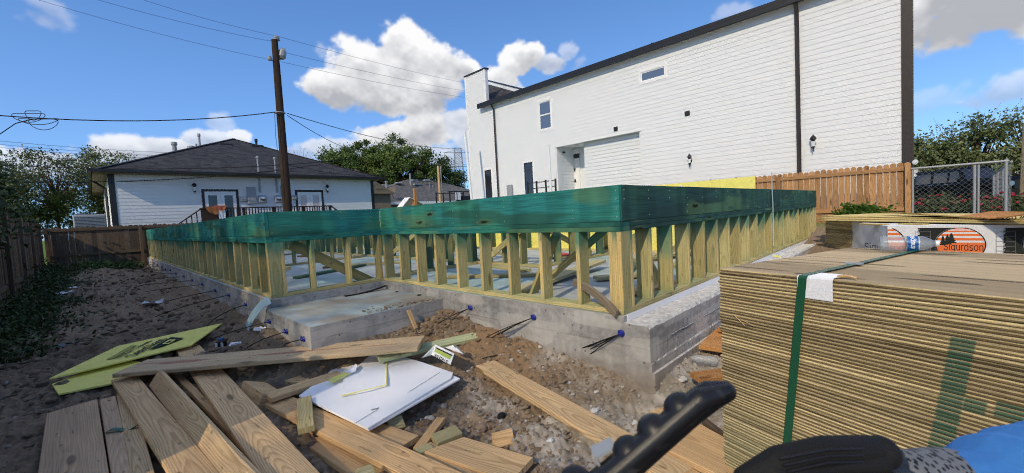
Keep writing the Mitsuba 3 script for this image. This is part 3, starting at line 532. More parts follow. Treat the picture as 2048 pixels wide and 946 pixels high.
def window(parent, r, bars=(), X0=W, m='glass_dark'):
    fr, g = [], .09
    for a, b, c, d in ((r[0]-g, r[1]-g, r[2]+g, r[1]), (r[0]-g, r[3], r[2]+g, r[3]+g), (r[0]-g, r[1], r[0], r[3]), (r[2], r[1], r[2]+g, r[3])): fr.append(bx((X0-.024, a, b), (X0+.06, c, d)))
    k = part(parent, 'window', cat(fr), 'trim_white')
    for z in bars: part(k, 'sash_bar', bx((X0-.012, r[0], z-.025), (X0+.03, r[2], z+.025)), 'trim_white')
    for a, b, c, d in ((r[0], r[1], r[2], r[1]+.035), (r[0], r[3]-.035, r[2], r[3]), (r[0], r[1]+.035, r[0]+.03, r[3]-.035), (r[2]-.03, r[1]+.035, r[2], r[3]-.035)): part(k, 'frame', bx((X0-.004, a, b), (X0+.04, c, d)), 'trim_white' if m == 'glass_dark' else 'black_metal')
    zs = [r[1]]+list(bars)+[r[3]]
    for a, b in zip(zs[:-1], zs[1:]): part(k, 'pane', bx((X0+.005, r[0], a), (X0+.015, r[2], b)), 'glass_painted_sky' if m == 'glass_dark' else 'glass_dark')
    return k
window(wh, r1, [r1[1]+(r1[3]-r1[1])*.52]); window(wh, r2); window(wh, r3, m='b'); window(wh, r4, m='b')
# roof, eave, parapet
zr = zE+.05; ridx, ridz = W+4.6, zE+1.25
part(wh, 'roof', (A_([[W-.28, yr, zr], [W-.28, ye+.05, zr], [ridx, ye-3.2, ridz], [ridx, yr, ridz], [W+9.3, yr, zr], [W+9.3, ye+.05, zr]]), A_([[0, 3, 2], [0, 2, 1], [3, 4, 5], [3, 5, 2], [1, 2, 5]]), A_([[0, 0], [20, 0], [17, 6], [0, 6], [0, 0], [20, 0]])), 'shingle_black')
part(wh, 'soffit', bx((W-.27, yr, zE-.002), (W+.1, ye+.04, zE+.03)), 'trim_white')
gprof = [(0, 0), (.11, 0), (.13, .12), (.1, .13), (0, .13)]
part(wh, 'gutter', extrude(Polygon([(0, -.06), (.10, -.06), (.13, .05), (.13, .15), (0, .15)]), ye+.08-yr, A_([W-.275, ye+.08, zE+.0]), EX, UP), 'black_metal')
part(wh, 'frieze_board', bx((W-.022, yr, zE-.22), (W-.001, ye-.06, zE-.004)), 'trim_white')
part(wh, 'parapet_cap', bx((W-.05, yp1-.05, zp), (W+.2, yp0+.05, zp+.06)), 'brown_metal'); part(wh, 'corner_trim', bx((W-.03, yp1, zE+.15), (W+.15, yp1+.09, zp-.01)), 'trim_white'); part(wh, 'corner_trim', bx((W-.03, yp0-.09, zb), (W+.01, yp0+.02, zp-.01)), 'trim_white')
part(wh, 'corner_post_trim', bx((W-.035, yr-.04, zb), (W+.01, yr+.14, zE-.01)), 'brown_metal', label='dark brown vertical trim at the near end of the white house'); part(wh, 'corner_post_trim', bx((W-.03, yr-.06, zb), (W+.12, yr-.041, zE-.01)), 'brown_metal')
wa, wb_, wc = at(966, 213, X=W-.1), at(1048, 186, X=W-.1), at(974, 166, X=W+2.6); part(wh, 'wing_roof', (A_([wa+EX*.2, wb_+EX*.2, wc, wa+EX*.2-UP*.1, wb_+EX*.2-UP*.1, wc-UP*.1]), A_([[0, 1, 2], [3, 5, 4], [0, 3, 4], [0, 4, 1], [1, 4, 5], [1, 5, 2], [2, 5, 3], [2, 3, 0]]), A_([[0, 0], [4, 0], [1, 3], [0, 0], [4, 0], [1, 3]])), 'shingle_black'); part(wh, 'rake_board', beam(wc+UP*.04, wb_+EX*.2+UP*.04, .1, .16), 'trim_white'); part(wh, 'rake_trim', beam(wc+UP*.15, wb_+EX*.2+UP*.15, .14, .05), 'black_metal')
def downspout(px, py, zlo):
    y, z = wy(px, py); t = zE+.02
    part(wh, 'downspout', cat([tube([[W-.2, y, t], [W-.2, y, t-.08], [W-.075, y, t-.28], [W-.075, y, zlo]], .05, 4)]), 'brown_metal')
downspout(990, 230, zb); downspout(1597, 180, zb)
y, z = wy(1597, 12)
def sconce(parent, o, s=1.0, nx=-EX):
    k = part(parent, 'wall_lamp', cat([lathe([(0, .02*s), (.05*s, .065*s), (.07*s, .085*s), (.12*s, .07*s), (.17*s, .02*s), (.20*s, .012*s)], o+nx*.13*s+UP*.06*s, o+nx*.13*s+UP, 8), tube([o, o+nx*.06*s-UP*.13*s, o+nx*.13*s-UP*.13*s], .014*s, 6), lathe([(0, .03*s), (.03*s, .06*s), (.05*s, .02*s), (.14*s, .008*s)], o+nx*.13*s-UP*.08*s, o+nx*.13*s-UP, 8), lathe([(0, .05*s), (.012, .05*s)], o, o+nx, 10)]), 'black_metal', smooth=30)
    part(k, 'lamp_glass', lathe([(0, .04*s), (.14*s, .06*s)], o+nx*.13*s-UP*.08*s, o+nx*.13*s+UP, 8), 'white_plastic')
sconce(wh, A_([W-.01, *wy(1382, 322)]), .85); sconce(wh, A_([W-.01, *wy(1628, 288)]), .9)
for px, py in ((1232, 258), (1375, 227)):
    y, z = wy(px, py); k = part(wh, 'wall_vent', bx((W-.035, y-.075, z-.075), (W+.01, y+.075, z+.075)), 'brown_metal')
    for j in range(4): part(k, 'louvre', bxr((W-.04, y, z-.055+.036*j), (.012, .135, .012)), 'brown_metal')
# entry door in the recess
d0, d1 = wy(1160, 320)[0]+.25, wy(1138, 320)[0]+.05
dy0, dy1 = at(1160, 330, X=W+1.2)[1], at(1137, 330, X=W+1.2)[1]; dz1 = at(1147, 327, X=W+1.2)[2]; tz0, tz1 = at(1147, 318, X=W+1.2)[2], at(1147, 309, X=W+1.2)[2]
k = part(wh, 'entry_door', bx((W+1.15, dy0, zb), (W+1.19, dy1, dz1)), 'trim_white')
for j in range(4): zc = dz1-.28-.47*j; part(k, 'pane', bx((W+1.142, dy0+.2, zc-.07), (W+1.152, dy1-.25, zc+.07)), 'glass_dark')
part(k, 'handle', tube([[W+1.1, dy1-.1, dz1-1.1], [W+1.1, dy1-.1, dz1-1.5]], .015), 'chrome')
part(wh, 'transom', bx((W+1.15, dy0, tz0), (W+1.185, dy1-.1, tz1)), 'glass_dark')
part(wh, 'door_frame', cat([bx((W+1.13, dy1, zb), (W+1.195, dy1+.12, tz1+.2)), bx((W+1.13, dy0, dz1+.002), (W+1.195, dy1, tz0-.002)), bx((W+1.13, dy0, tz1+.002), (W+1.195, dy1, tz1+.2))]), 'trim_white')
part(wh, 'ceiling_lamp', lathe([(0, .09), (.03, .08)], A_([W+.6, (yc1+yc2)/2, zrec]), A_([W+.6, (yc1+yc2)/2, zrec-1]), 14), 'white_plastic')
part(wh, 'doorbell_camera', bxr((W+.45, yc2-.05, zrec-.25), (.1, .07, .06)), 'black_metal')
rz = wy(1097, 367)[1]; ry0, ry1 = wy(1152, 370)[0], wy(1097, 370)[0]
rail = part(wh, 'entry_railing', cat([bx((W-1.3, ry0, rz-.04-.22*j), (W-1.27, ry1, rz-.01-.22*j)) for j in range(4)]), 'black_metal')
for j in range(4): yy = ry0+(ry1-ry0)*j/3; part(rail, 'post', bx((W-1.31, yy-.025, zb), (W-1.26, yy+.025, rz+.03)), 'black_metal')
y, z = wy(1022, 382); part(wh, 'meter_box', bxr((W-.07, y, z), (.12, .3, .55), ch=.015), 'grey_metal')
for px, p0, p1, rr in ((1305, 92, 64, .05), (1131, 158, 152, .09), (1391, 62, 54, .02), (1395, 62, 56, .02)):
    X1 = W+1.6; y = at(px, p0, X=X1)[1]; z1 = at(px, p1, X=X1)[2]; part(wh, 'roof_pipe', lathe([(0, rr), (z1-zE-.6, rr), (z1-zE-.55, rr*1.5), (z1-zE-.5, rr*1.4)], A_([X1, y, zE+.1]), A_([X1, y, 99]), 10), 'black_metal')
for px, py, s in ((1833, 325, .06), (1833, 343, .06), (1835, 352, .04)):
    o = at(px, py, X=W); k = part(wh, 'flood_lamp', lathe([(0, s*.4), (s*.6, s), (s*.9, s*.9), (s, s*.3)], A_([W-.02, yr-.06, o[2]+.02]), A_([W-.5, yr-.36, o[2]-.15]), 14), 'white_plastic', smooth=40)
def stand_pipe(px0, py0, px1, py1, X, r, lab):
    p, q = at(px0, py0, X=X), at(px1, py1, X=X); q = q+(q-p)*.6; one('white_pipe', lab, 'pipe', lathe([(0, r), (np.linalg.norm(p-q), r)], q, p, 12), 'white_plastic', smooth=40)
stand_pipe(929, 262, 943, 395, 12.2, .06, 'tall thin white plastic pipe standing by the far corner of the white house')
stand_pipe(1097, 291, 1102, 385, 11.8, .045, 'thin white plastic pipe standing beside the entry of the white house')
# ---------------------------------------------------------------- fences
def picket(O, e, nrm_, w, z0, z1, t=.016, dog=.03, sd=None):
    """one dog eared board; O at the foot, e along the fence"""
    P = [(-w/2, z0), (w/2, z0), (w/2, z1-dog), (w/2-dog, z1), (-w/2+dog, z1), (-w/2, z1-dog)]; sd = seed(); n = len(P)
    V = [O+e*s+UP*z-nrm_*t/2 for s, z in P]+[O+e*s+UP*z+nrm_*t/2 for s, z in P]; U = [[z+50*sd+.3, s] for s, z in P]*2
    Fc = [[0, k, k+1] for k in range(1, n-1)]+[[n, n+k+1, n+k] for k in range(1, n-1)]
    for k in range(n): k2 = (k+1) % n; Fc += [[k, k+n, k2+n], [k, k2+n, k2]]
    return A_(V), A_(Fc), A_(U)
def fence(name, lab, p, q, zt, m, pitch, w, rails, nr, zfoot, postev=2.4, jit=.012, facing=1, ztq=None):
    f = thing(name, lab, 'fence'); p, q = A_([*p, 0.]), A_([*q, 0.]); L = np.linalg.norm(q-p); e = (q-p)/L; n_ = A_([*nr, 0.]); s = w/2; ztq = zt if ztq is None else ztq
    while s < L:
        top = zt+(ztq-zt)*s/L+rng.normal(0, jit); o = p+e*s+n_*rng.normal(0, .002); part(f, 'picket', picket(o, e, n_, w*rng.uniform(.97, 1.0), zfoot(o), top), m); s += pitch*rng.uniform(.985, 1.02)
    for dz in rails: part(f, 'rail', beam(p+UP*(zt-dz)-n_*.032*facing, q+UP*(ztq-dz)-n_*.032*facing, .036, .085), m)
    s = .05
    while s < L+.01: o = p+e*s-n_*.085*facing; part(f, 'post', lum(o+UP*(zt-.05+zfoot(o))/2, UP, e, n_, zt-.05-zfoot(o), .085, .06), m); s += postev
    return f
XFc = 12.5; fzt = at(1815, 325, X=XFc)[2]; fzl = at(1548, 350, X=XFc)[2]
fence('cedar_fence', 'new orange brown cedar picket fence in front of the white house', (XFc, .10), (XFc, 7.2), fzt, 'cedar', .113, .105, (.13, 1.0), (1, 0), lambda o: .45, 2.4, ztq=fzl+.02)
fence('wooden_fence', 'weathered brown picket fence across the back of the lot before the black roofed house', (-1.15, 21.2), (11.5, 21.2), 1.86, 'weathered', .1405, .142, (.10, .98), (0, 1), lambda o: .25, 2.4)
fence('wooden_fence', 'dark weathered picket fence along the left side under the overgrown shrubs', (-1.22, 2.6), (-1.22, 21.1), 2.02, 'weathered', .146, .14, (.35, 1.4), (-1, 0), lambda o: .0, 2.4, jit=.03)
# chain link
cl = thing('chain_link_fence', 'galvanised chain link fence panel right of the cedar fence', 'fence')
XC = 12.5; ya, yb = at(1820, 338, X=XC)[1]-.02, at(2015, 323, X=XC)[1]; zt = at(1820, 338, X=XC)[2]; zf = .7
part(cl, 'top_rail', tube([[XC, ya+.1, zt], [XC, yb-.02, zt]], .024, 8), 'galvanised', smooth=True)
for px in (1825, 1949, 2012):
    y = at(px, 370, X=XC)[1]; part(cl, 'post', tube([[XC-.0, y, .5], [XC, y, zt+(.04 if px > 2000 else -.03)]], .024, 8), 'galvanised', smooth=True)
y = at(1957, 370, X=XC)[1]; part(cl, 'post', tube([[XC, y, .5], [XC, y, zt-.03]], .018, 8), 'galvanised', smooth=True)
def mesh_wires(O, e, L, z0, z1, pitch=.095, r=.0017):
    h = z1-z0; out = []; n = int((L+h)/pitch)
    for k in range(n):
        s = -h+k*pitch; a, b = max(s, 0), min(s+h, L)
        if b-a < .01: continue
        out += [tube([O+e*a+UP*(z0+a-s), O+e*b+UP*(z0+b-s)], r, 3, False), tube([O+e*a+UP*(z1-a+s), O+e*b+UP*(z1-b+s)], r, 3, False)]
    return cat(out)
part(cl, 'wire_mesh', mesh_wires(A_([XC, ya, 0]), -EYv, ya-yb, zf, zt-.02), 'galvanised')
cl2 = thing('chain_link_fence', 'chain link fence running away to the right from the corner post', 'fence')
part(cl2, 'top_rail', tube([[XC, yb-.05, zt-.02], [XC+9, yb-.6, zt-.02]], .02, 8), 'galvanised'); part(cl2, 'wire_mesh', mesh_wires(A_([XC, yb-.05, 0]), nrm([9, -.55, 0]), 9, zf, zt-.04, .25), 'galvanised')
for s in (3, 6, 9): part(cl2, 'post', tube([[XC+s, yb-.05-.061*s, .5], [XC+s, yb-.05-.061*s, zt]], .025, 8), 'galvanised')
p = at(2041, 430, d=11); one('leaning_post', 'leaning weathered wooden post at the right edge behind the chain link', 'post', beam(A_([p[0], p[1], .4]), at(2050, 335, d=11.2)+A_([0, 0, 1.2]), .09, .09, up=EX), 'greyed')
# ---------------------------------------------------------------- black roofed house
BY = 26.5; bh = thing('black_roof_house', 'single storey white sided house with black hip roof behind the back fence', 'house')
bx0, bx1 = at(222, 400, Y=BY)[0], at(748, 400, Y=BY)[0]; be = at(755, 361, Y=BY)[2]; bz0 = .9; dep = 13.5
part(bh, 'wall', bx((bx0, BY, bz0), (bx1, BY+dep, be)), 'siding')
by = lambda px, py: (at(px, py, Y=BY)[0], at(px, py, Y=BY)[2])
da, db = by(408, 383), by(476, 440); dc, dd_ = by(594, 384), by(645, 425)
clapboards(bh, A_([0, BY, 0]), EX, -EYv, sbox(bx0, bz0, bx1, be), [sbox(da[0]-.1, bz0, db[0]+.1, da[1]+.12), sbox(dc[0]-.1, bz0, dd_[0]+.1, dc[1]+.12)], bz0, .166)
clapboards(bh, A_([bx0, 0, 0]), EYv*-1, -EX, sbox(-BY-dep, bz0, -BY, be), [], bz0, .166, name='side_board')
xc = (bx0+bx1)/2; ov = .55; yc = BY+dep/2; pkz = at(465, 279, Y=yc)[2]; pkx = at(465, 279, Y=yc)[0]; re = be+.10
e_ = [[bx0-ov, BY-ov, re], [bx1+ov, BY-ov, re], [bx1+ov, BY+dep+ov, re], [bx0-ov, BY+dep+ov, re], [pkx, yc-.25, pkz], [pkx, yc+.5, pkz]]
V, Fq, U = [], [], []
for t in ([0, 1, 4], [1, 2, 5, 4], [2, 3, 5], [3, 0, 4, 5]):
    P = A_([e_[i] for i in t]); d1_ = nrm(P[1]-P[0]); o = len(V)
    for q in P: s = (q-P[0])@d1_; V.append(q); U.append([s, np.linalg.norm(q-P[0]-s*d1_)])
    Fq += [[o, o+1, o+2]]+([[o, o+2, o+3]] if len(t) == 4 else [])
part(bh, 'roof', (A_(V), A_(Fq), A_(U)), 'shingle_black')
for a, b in ((0, 4), (1, 4), (2, 5), (3, 5)): part(bh, 'hip_cap', beam(A_(e_[a])+UP*.015, A_(e_[b])+UP*.015, .26, .03), 'shingle_black')
part(bh, 'soffit', bx((bx0-ov+.02, BY-ov+.02, be), (bx1+ov-.02, BY+dep+ov-.02, be+.03)), 'greyed')
part(bh, 'gutter', bx((bx0-ov-.1, BY-ov-.12, be+.03), (bx1+ov+.1, BY-ov-.002, re+.06)), 'black_metal'); part(bh, 'gutter', bx((bx0-ov-.12, BY-ov, be+.03), (bx0-ov-.002, BY+dep, re+.06)), 'black_metal')
for x in (bx0, bx1-.16): part(bh, 'corner_trim', bx((x-.02, BY-.035, bz0), (x+.18, BY+.01, be-.004)), 'black_metal')
part(bh, 'corner_trim', bx((bx0-.035, BY+.012, bz0), (bx0+.01, BY+.2, be-.004)), 'black_metal')
part(bh, 'downspout', tube([[bx0-ov-.06, BY+3.5, re], [bx0-.06, BY+3.4, re-.5], [bx0-.06, BY+3.4, 1]], .06, 5), 'black_metal')
def french(a, b, glow):
    x0, x1, z1 = a[0], b[0], a[1]; z0 = 1.75
    part(bh, 'door_surround', cat([bx((x0-.12, BY-.04, z0), (x0, BY+.01, z1+.12)), bx((x1, BY-.04, z0), (x1+.12, BY+.01, z1+.12)), bx((x0, BY-.04, z1), (x1, BY+.01, z1+.12))]), 'black_metal')
    xm = (x0+x1)/2
    for u, v in ((x0, xm-.012), (xm+.012, x1)):
        g = .15; k = part(bh, 'french_door', cat([bx((u, BY-.03, z0), (u+g, BY, z1)), bx((v-g, BY-.03, z0), (v, BY, z1)), bx((u+g, BY-.03, z1-.2), (v-g, BY, z1)), bx((u+g, BY-.03, z0), (v-g, BY, z0+.3))]), 'trim_white')
        part(k, 'pane', bx((u+g, BY-.015, z0+.3), (v-g, BY-.008, z1-.2)), glow)
french(da, db, 'glass_dark'); mat('blind_pane', (.55, .52, .53), .25, .5); french(dc, dd_, 'blind_pane')
for px, py in ((388, 378), (653, 379)): x, z = by(px, py); sconce(bh, A_([x, BY-.01, z]), 1.25, -EYv)
for px, py, w, h, nm in ((502, 391, .42, .95, 'breaker_box'), (486, 398, .28, .26, 'junction_box'), (524, 398, .38, .42, 'power_meter'), (556, 398, .38, .42, 'power_meter'), (587, 395, .26, .26, 'junction_box'), (567, 387, .3, .9, 'breaker_box')):
    x, z = by(px, py); k = part(bh, nm, bxr((x, BY-.09, z), (w, .16, h), ch=.02), 'grey_metal')
    if nm == 'power_meter': part(k, 'meter_glass', lathe([(0, .14), (.06, .13), (.09, .08)], A_([x, BY-.17, z+.03]), A_([x, BY-9, z+.03]), 16), 'chrome', smooth=40)
for px, py, p1 in ((520, 385, 318), (554, 385, 320)): x, z = by(px, py); part(bh, 'conduit_mast', lathe([(0, .045), (by(px, p1)[1]-z, .045), (by(px, p1)[1]-z+.05, .09), (by(px, p1)[1]-z+.15, .06)], A_([x, BY-.06, z]), A_([x, BY-.06, 99]), 8), 'grey_metal')
for px, p0, p1, r, dy in ((350, 308, 288, .11, 4.), (400, 296, 271, .06, 4.5), (393, 296, 291, .04, 4.5), (513, 292, 281, .07, 6.), (383, 299, 296, .16, 5)):
    o = at(px, p0, Y=BY+dy); t = at(px, p1, Y=BY+dy)[2]; part(bh, 'roof_pipe', lathe([(0, r), (t-o[2]+.5, r), (t-o[2]+.55, r*1.4), (t-o[2]+.7, r*1.3)], o-UP*.6, o+UP, 10), 'grey_metal' if px < 420 else 'black_metal')
for px, py in ((450, 291), (512, 294)): o = at(px, py, Y=yc-1.5); part(bh, 'roof_vent', bxr(o, (.8, .7, .22), ch=.06), 'black_metal')
dk = thing('wooden_deck', 'dark stained wooden deck and railing at the black roofed house', 'deck'); DY0, DY1 = BY-2.0, BY-.05; dxa, dxb = at(402, 420, Y=DY0)[0], at(662, 412, Y=DY0)[0]; rzt = at(560, 413, Y=DY0)[2]; fl = rzt-.98
part(dk, 'floor', bx((dxa, DY0, fl-.15), (dxb, DY1, fl)), 'deck_wood'); part(dk, 'hand_rail', bx((dxa-.05, DY0-.05, rzt-.05), (dxb+.05, DY0+.09, rzt)), 'deck_wood'); part(dk, 'lower_rail', bx((dxa, DY0, fl+.1), (dxb, DY0+.04, fl+.18)), 'deck_wood')
part(dk, 'balusters', cat([bx((x, DY0-.01, fl+.02), (x+.04, DY0+.03, rzt-.055)) for x in np.arange(dxa+.1, dxb, .135)]), 'deck_wood', kind='stuff')
for x in (dxa, at(445, 415, Y=DY0)[0], at(485, 415, Y=DY0)[0], at(545, 415, Y=DY0)[0], at(606, 415, Y=DY0)[0], dxb-.1): part(dk, 'post', bx((x, DY0+.0, .3), (x+.12, DY0+.12, rzt-.052)), 'deck_wood')
part(dk, 'wide_post', bx((dxa, DY0-.03, .3), (dxa+.9, DY0-.005, rzt-.06)), 'deck_wood')
for s, x in ((-1, dxa), (1, dxb)):
    part(dk, 'stair_rail', beam([x, DY0, rzt-.03], [x+s*1.7, DY0, rzt-1.35], .09, .05), 'deck_wood'); part(dk, 'stair_baluster', cat([bx((x+s*k*.2, DY0, rzt-1.1-k*.155), (x+s*k*.2+.04, DY0+.04, rzt-.05-k*.155)) for k in range(1, 8)]), 'deck_wood', kind='stuff')
def drape(px, py, w, h, m, lab):
    o = at(px, py, Y=DY0-.07); t = np.linspace(0, 1, 9); V = []
    for v in np.linspace(0, 1, 6):
        for u in t: V.append(o+EX*((u-.5)*w*(1-.3*v*v))-UP*(h*v*(1-.9*abs(u-.5)**1.5))-EYv*(.02+.04*math.sin(u*14)*v))
    Fc = [[r*9+c, r*9+c+1, r*9+c+10] for r in range(5) for c in range(8)]+[[r*9+c, r*9+c+10, r*9+c+9] for r in range(5) for c in range(8)]; V = A_(V)
    one('towel', lab, 'towel', (np.vstack([V, V+EYv*.012]), A_(Fc+[[a+54, c+54, b+54] for a, b, c in Fc])), m, smooth=True)
drape(431, 413, .78, .40, 'terracotta', 'orange towel hung over the dark deck railing'); drape(440, 411, .5, .26, 'cloth_red', 'red and white cloth lying over the orange towel on the deck railing'); drape(443, 420, .3, .7, 'paper', 'pale strip of cloth hanging below the red cloth on the deck railing')
acx, acz = at(180, 440, Y=25)[0], at(180, 429, Y=25)[2]
ac = thing('air_conditioner', 'grey outdoor air conditioner unit beside the black roofed house', 'air conditioner'); part(ac, 'casing', bxr((acx, 25.4, (acz+.9)/2), (1.0, .9, acz-.9), ch=.04), 'grey_metal'); part(ac, 'top_grille', lathe([(0, .42), (.05, .42)], A_([acx, 25.4, acz]), A_([acx, 25.4, 9]), 20), 'black_metal'); part(ac, 'side_grille', cat([bx((acx-.45, 24.94, z), (acx+.45, 24.955, z+.02)) for z in np.arange(1.0, acz-.08, .06)]), 'black_metal', kind='stuff')
# ---------------------------------------------------------------- brick house, shed, poles, pylon
KY = 41.0; kb = thing('brick_house', 'low brick house with grey shingle roof seen between the two white houses', 'house')
kx0, kx1, ke = at(700, 410, Y=KY)[0], at(1010, 380, Y=KY)[0], at(760, 405, Y=KY)[2]; ka, kb_ = at(818, 358, Y=KY+5), at(858, 358, Y=KY+5)
part(kb, 'wall', bx((kx0, KY, .5), (kx1, KY+10, ke)), 'brick')
e_ = [[kx0-.5, KY-.6, ke], [kx1+.5, KY-.6, ke], [kx1+.5, KY+10.6, ke], [kx0-.5, KY+10.6, ke], list(ka), list(kb_)]; V, Fq, U = [], [], []
for t in ([0, 1, 5, 4], [1, 2, 5], [2, 3, 4, 5], [3, 0, 4]):
    P = A_([e_[i] for i in t]); d1_ = nrm(P[1]-P[0]); o = len(V)
    for q in P: s = (q-P[0])@d1_; V.append(q); U.append([s, np.linalg.norm(q-P[0]-s*d1_)])
    Fq += [[o, o+1, o+2]]+([[o, o+2, o+3]] if len(t) == 4 else [])
part(kb, 'roof', (A_(V), A_(Fq), A_(U)), 'shingle_grey'); part(kb, 'fascia', bx((kx0-.55, KY-.68, ke-.28), (kx1+.5, KY-.601, ke+.02)), 'trim_white'); part(kb, 'soffit', bx((kx0-.5, KY-.6, ke-.06), (kx1+.5, KY, ke-.03)), 'trim_white')
for px, p0, p1, r in ((821, 364, 350, .10), (773, 377, 365, .09), (859, 374, 368, .05), (866, 377, 373, .05)): o = at(px, p0, Y=KY+2.6); t = at(px, p1, Y=KY+2.6)[2]; part(kb, 'roof_pipe', lathe([(0, r), (t-o[2]+.4, r), (t-o[2]+.45, r*1.4), (t-o[2]+.55, r*1.4)], o-UP*.4, o+UP, 8), 'galvanised')
for px, py in ((828, 361), (853, 361), (833, 369), (768, 371), (797, 366)): part(kb, 'roof_vent', bxr(at(px, py, Y=KY+3.2), (.8, .6, .18), ch=.05), 'grey_metal')
o = at(784, 381, Y=KY-.3); ds = part(kb, 'satellite_dish', lathe([(0, .05), (.02, .16), (.07, .30), (.12, .40), (.13, .405), (.08, .30), (.03, .15)], o, o+A_([-.5, -1, .45]), 18), 'greyed', smooth=30); part(ds, 'arm', tube([o-UP*.9+EX*.1, o-UP*.4+EX*.05, o], .03, 6), 'black_metal')
dh = thing('doghouse_gable', 'small unfinished plywood gable with a tall raw timber post behind the rim board', 'shed'); o0, o1, o2 = at(806, 413, Y=32), at(818, 396, Y=32), at(843, 409, Y=32)
gpoly = Polygon([(o0[0], .6), (o2[0]+.1, .6), (o2[0]+.1, o2[2]), (o1[0], o1[2]), (o0[0], o0[2])]); part(dh, 'gable', extrude(gpoly, .6, A_([0, 32.6, 0]), EX, UP), 'stucco_tan'); a = at(829, 376, Y=31.9); part(dh, 'post', bx((a[0]-.12, 31.8, .6), (a[0]+.12, 31.98, a[2])), 'pine_orange'); part(dh, 'roof_edge', beam([o0[0]-.2, 32.3, o0[2]-.1], [o1[0], 32.3, o1[2]+.04], .9, .05), 'trim_white'); part(dh, 'roof_edge', beam([o1[0], 32.3, o1[2]+.04], [o2[0]+.3, 32.3, o2[2]-.05], .9, .05), 'trim_white')
sp = thing('service_pole', 'short brown service pole with grey conduit beside the brick house', 'pole'); o = at(876, 332, Y=36); part(sp, 'shaft', lathe([(0, .15), (o[2]-.3, .12)], A_([o[0], 36, .3]), A_([o[0], 36, 9]), 10), 'pine'); part(sp, 'conduit', tube([[o[0]+.28, 35.9, .3], [o[0]+.22, 35.9, o[2]-.15], [o[0]+.3, 35.9, o[2]-.05], [o[0]+.4, 35.9, o[2]-.15]], .06, 6), 'galvanised')
cg = thing('metal_cage', 'black metal railing cage with white notices left of the white house', 'cage'); p0, p1 = at(899, 384, Y=29), at(936, 380, Y=29); pts = [(x, y) for x in np.linspace(p0[0], p1[0]+1, 5) for y in (29, 31)]
for x, y in pts: part(cg, 'post', bx((x-.04, y-.04, .6), (x+.04, y+.04, p0[2])), 'black_metal')
for y in (29, 31): part(cg, 'rail', bx((p0[0]-.06, y-.05, p0[2]), (p1[0]+1.06, y+.05, p0[2]+.08)), 'black_metal')
part(cg, 'panel', bx((p0[0]+.9, 29.06, .6), (p1[0]+1, 29.1, p0[2]-.35)), 'black_metal')
for px in (914.5, 919): q = at(px, 391, Y=28.98); part(cg, 'notice', bxr(q, (.42 if px < 916 else .25, .02, .75)), 'paper')
tn = one('tan_house', 'corner of a tan roofed house behind the black metal cage', 'house', cat([hull([[15.0, 38, 4.3], [22, 38, 4.3], [18, 38, 6.6], [15, 44, 4.3], [22, 44, 4.3], [18, 44, 6.6]]), bx((15.4, 38.4, .5), (21.6, 43.6, 4.3))]), 'greyed')
up = thing('utility_pole', 'tall dark wooden utility pole with insulators rising before the black roofed house', 'utility pole'); U0, U1 = at(576, 422, Y=22.4), at(549, 80, Y=22.4); ax = nrm(U1-U0); foot = U0-ax*(U0[2]-.2)/ax[2]
part(up, 'shaft', lathe([(0, .205), (4, .19), (8, .165), (np.linalg.norm(U1-foot), .14)], foot, U1, 14), 'pole_wood', smooth=40)
ins = lambda o, s=1.0: lathe([(0, .03), (.02, .09*s), (.05, .09*s), (.07, .06*s), (.11, .08*s), (.15, .07*s), (.18, .08*s), (.22, .05*s)], o, o+UP, 12)
part(up, 'top_insulator', ins(U1+EX*.10, 1.7), 'grey_metal'); part(up, 'side_insulator', lathe([(0, .10), (.12, .19), (.4, .17), (.55, .08)], U1-UP*.85+EX*.24, U1-UP*.2+EX*.40, 12), 'grey_metal'); part(up, 'bracket', cat([tube([U1-UP*.9, U1-UP*.9+EX*.2, U1-UP*.7+EX*.22], .03, 5), tube([U1-UP*.05-EX*.22, U1-UP*.05], .025, 5), tube([U1-UP*1.05, U1-UP*1.0-EX*.3], .03, 5)]), 'galvanised'); part(up, 'side_insulator', ins(U1-UP*1.05-EX*.28, 1.2), 'grey_metal')
M = at(561, 225, Y=22.2); part(up, 'cable_clamp', tube([M+EX*(.24*math.cos(t))-EYv*(.0+.24*math.sin(t))+EYv*.1 for t in np.linspace(0, 6.3, 14)], .025, 5), 'galvanised'); part(up, 'ground_wire', tube([M-EX*.26, M-EX*.3-UP*1.2, M-EX*.22-UP*3, A_([foot[0]-.25, foot[1]-.05, .5])], .012, 4), 'cable')
def wire(lab, p, q, s, r=.014, m='cable', n=16): return one('power_line', lab, 'wire', tube(sag(p, q, s, n), r, 5, False), m, smooth=True)
far = lambda px, py, d: at(px, py, d=d)
wire('upper thin power line from the pole top out of frame at upper left', U1+EX*.1+UP*.22, far(262, -2, 17)+A_([-3, 0, .6]), .25, .007); wire('middle thin power line from the pole top to the upper left', U1-UP*.1-EX*.2, far(165, -2, 17)+A_([-3, 0, .5]), .25, .007); wire('lower thin power line from the pole bracket to the upper left', U1-UP*1.0-EX*.28, far(65, -2, 17)+A_([-3, 0, .5]), .25, .007)
for k, (a, b) in enumerate(((U1+EX*.1+UP*.22, (935, 162)), (U1-UP*.5+EX*.3, (935, 178)), (U1-UP*1.0+EX*.2, (935, 191)))): q = far(*b, 36); wire(('upper', 'middle', 'lower')[k]+' thin power line from the pole top across the cloud to the white house', a, q+(q-a)*.4, .25, .008)
wire('twisted black service cable from the pole to the left edge', M-EX*.2, far(-60, 226, 15), .35, .022); wire('black service cable sagging from the pole right to the pylon side', M+EX*.3, far(925, 297, 42), .5, .020); wire('black service cable dropping from the pole behind the roof to the right', M+EX*.3-UP*.1, far(735, 306, 38), .4, .018)
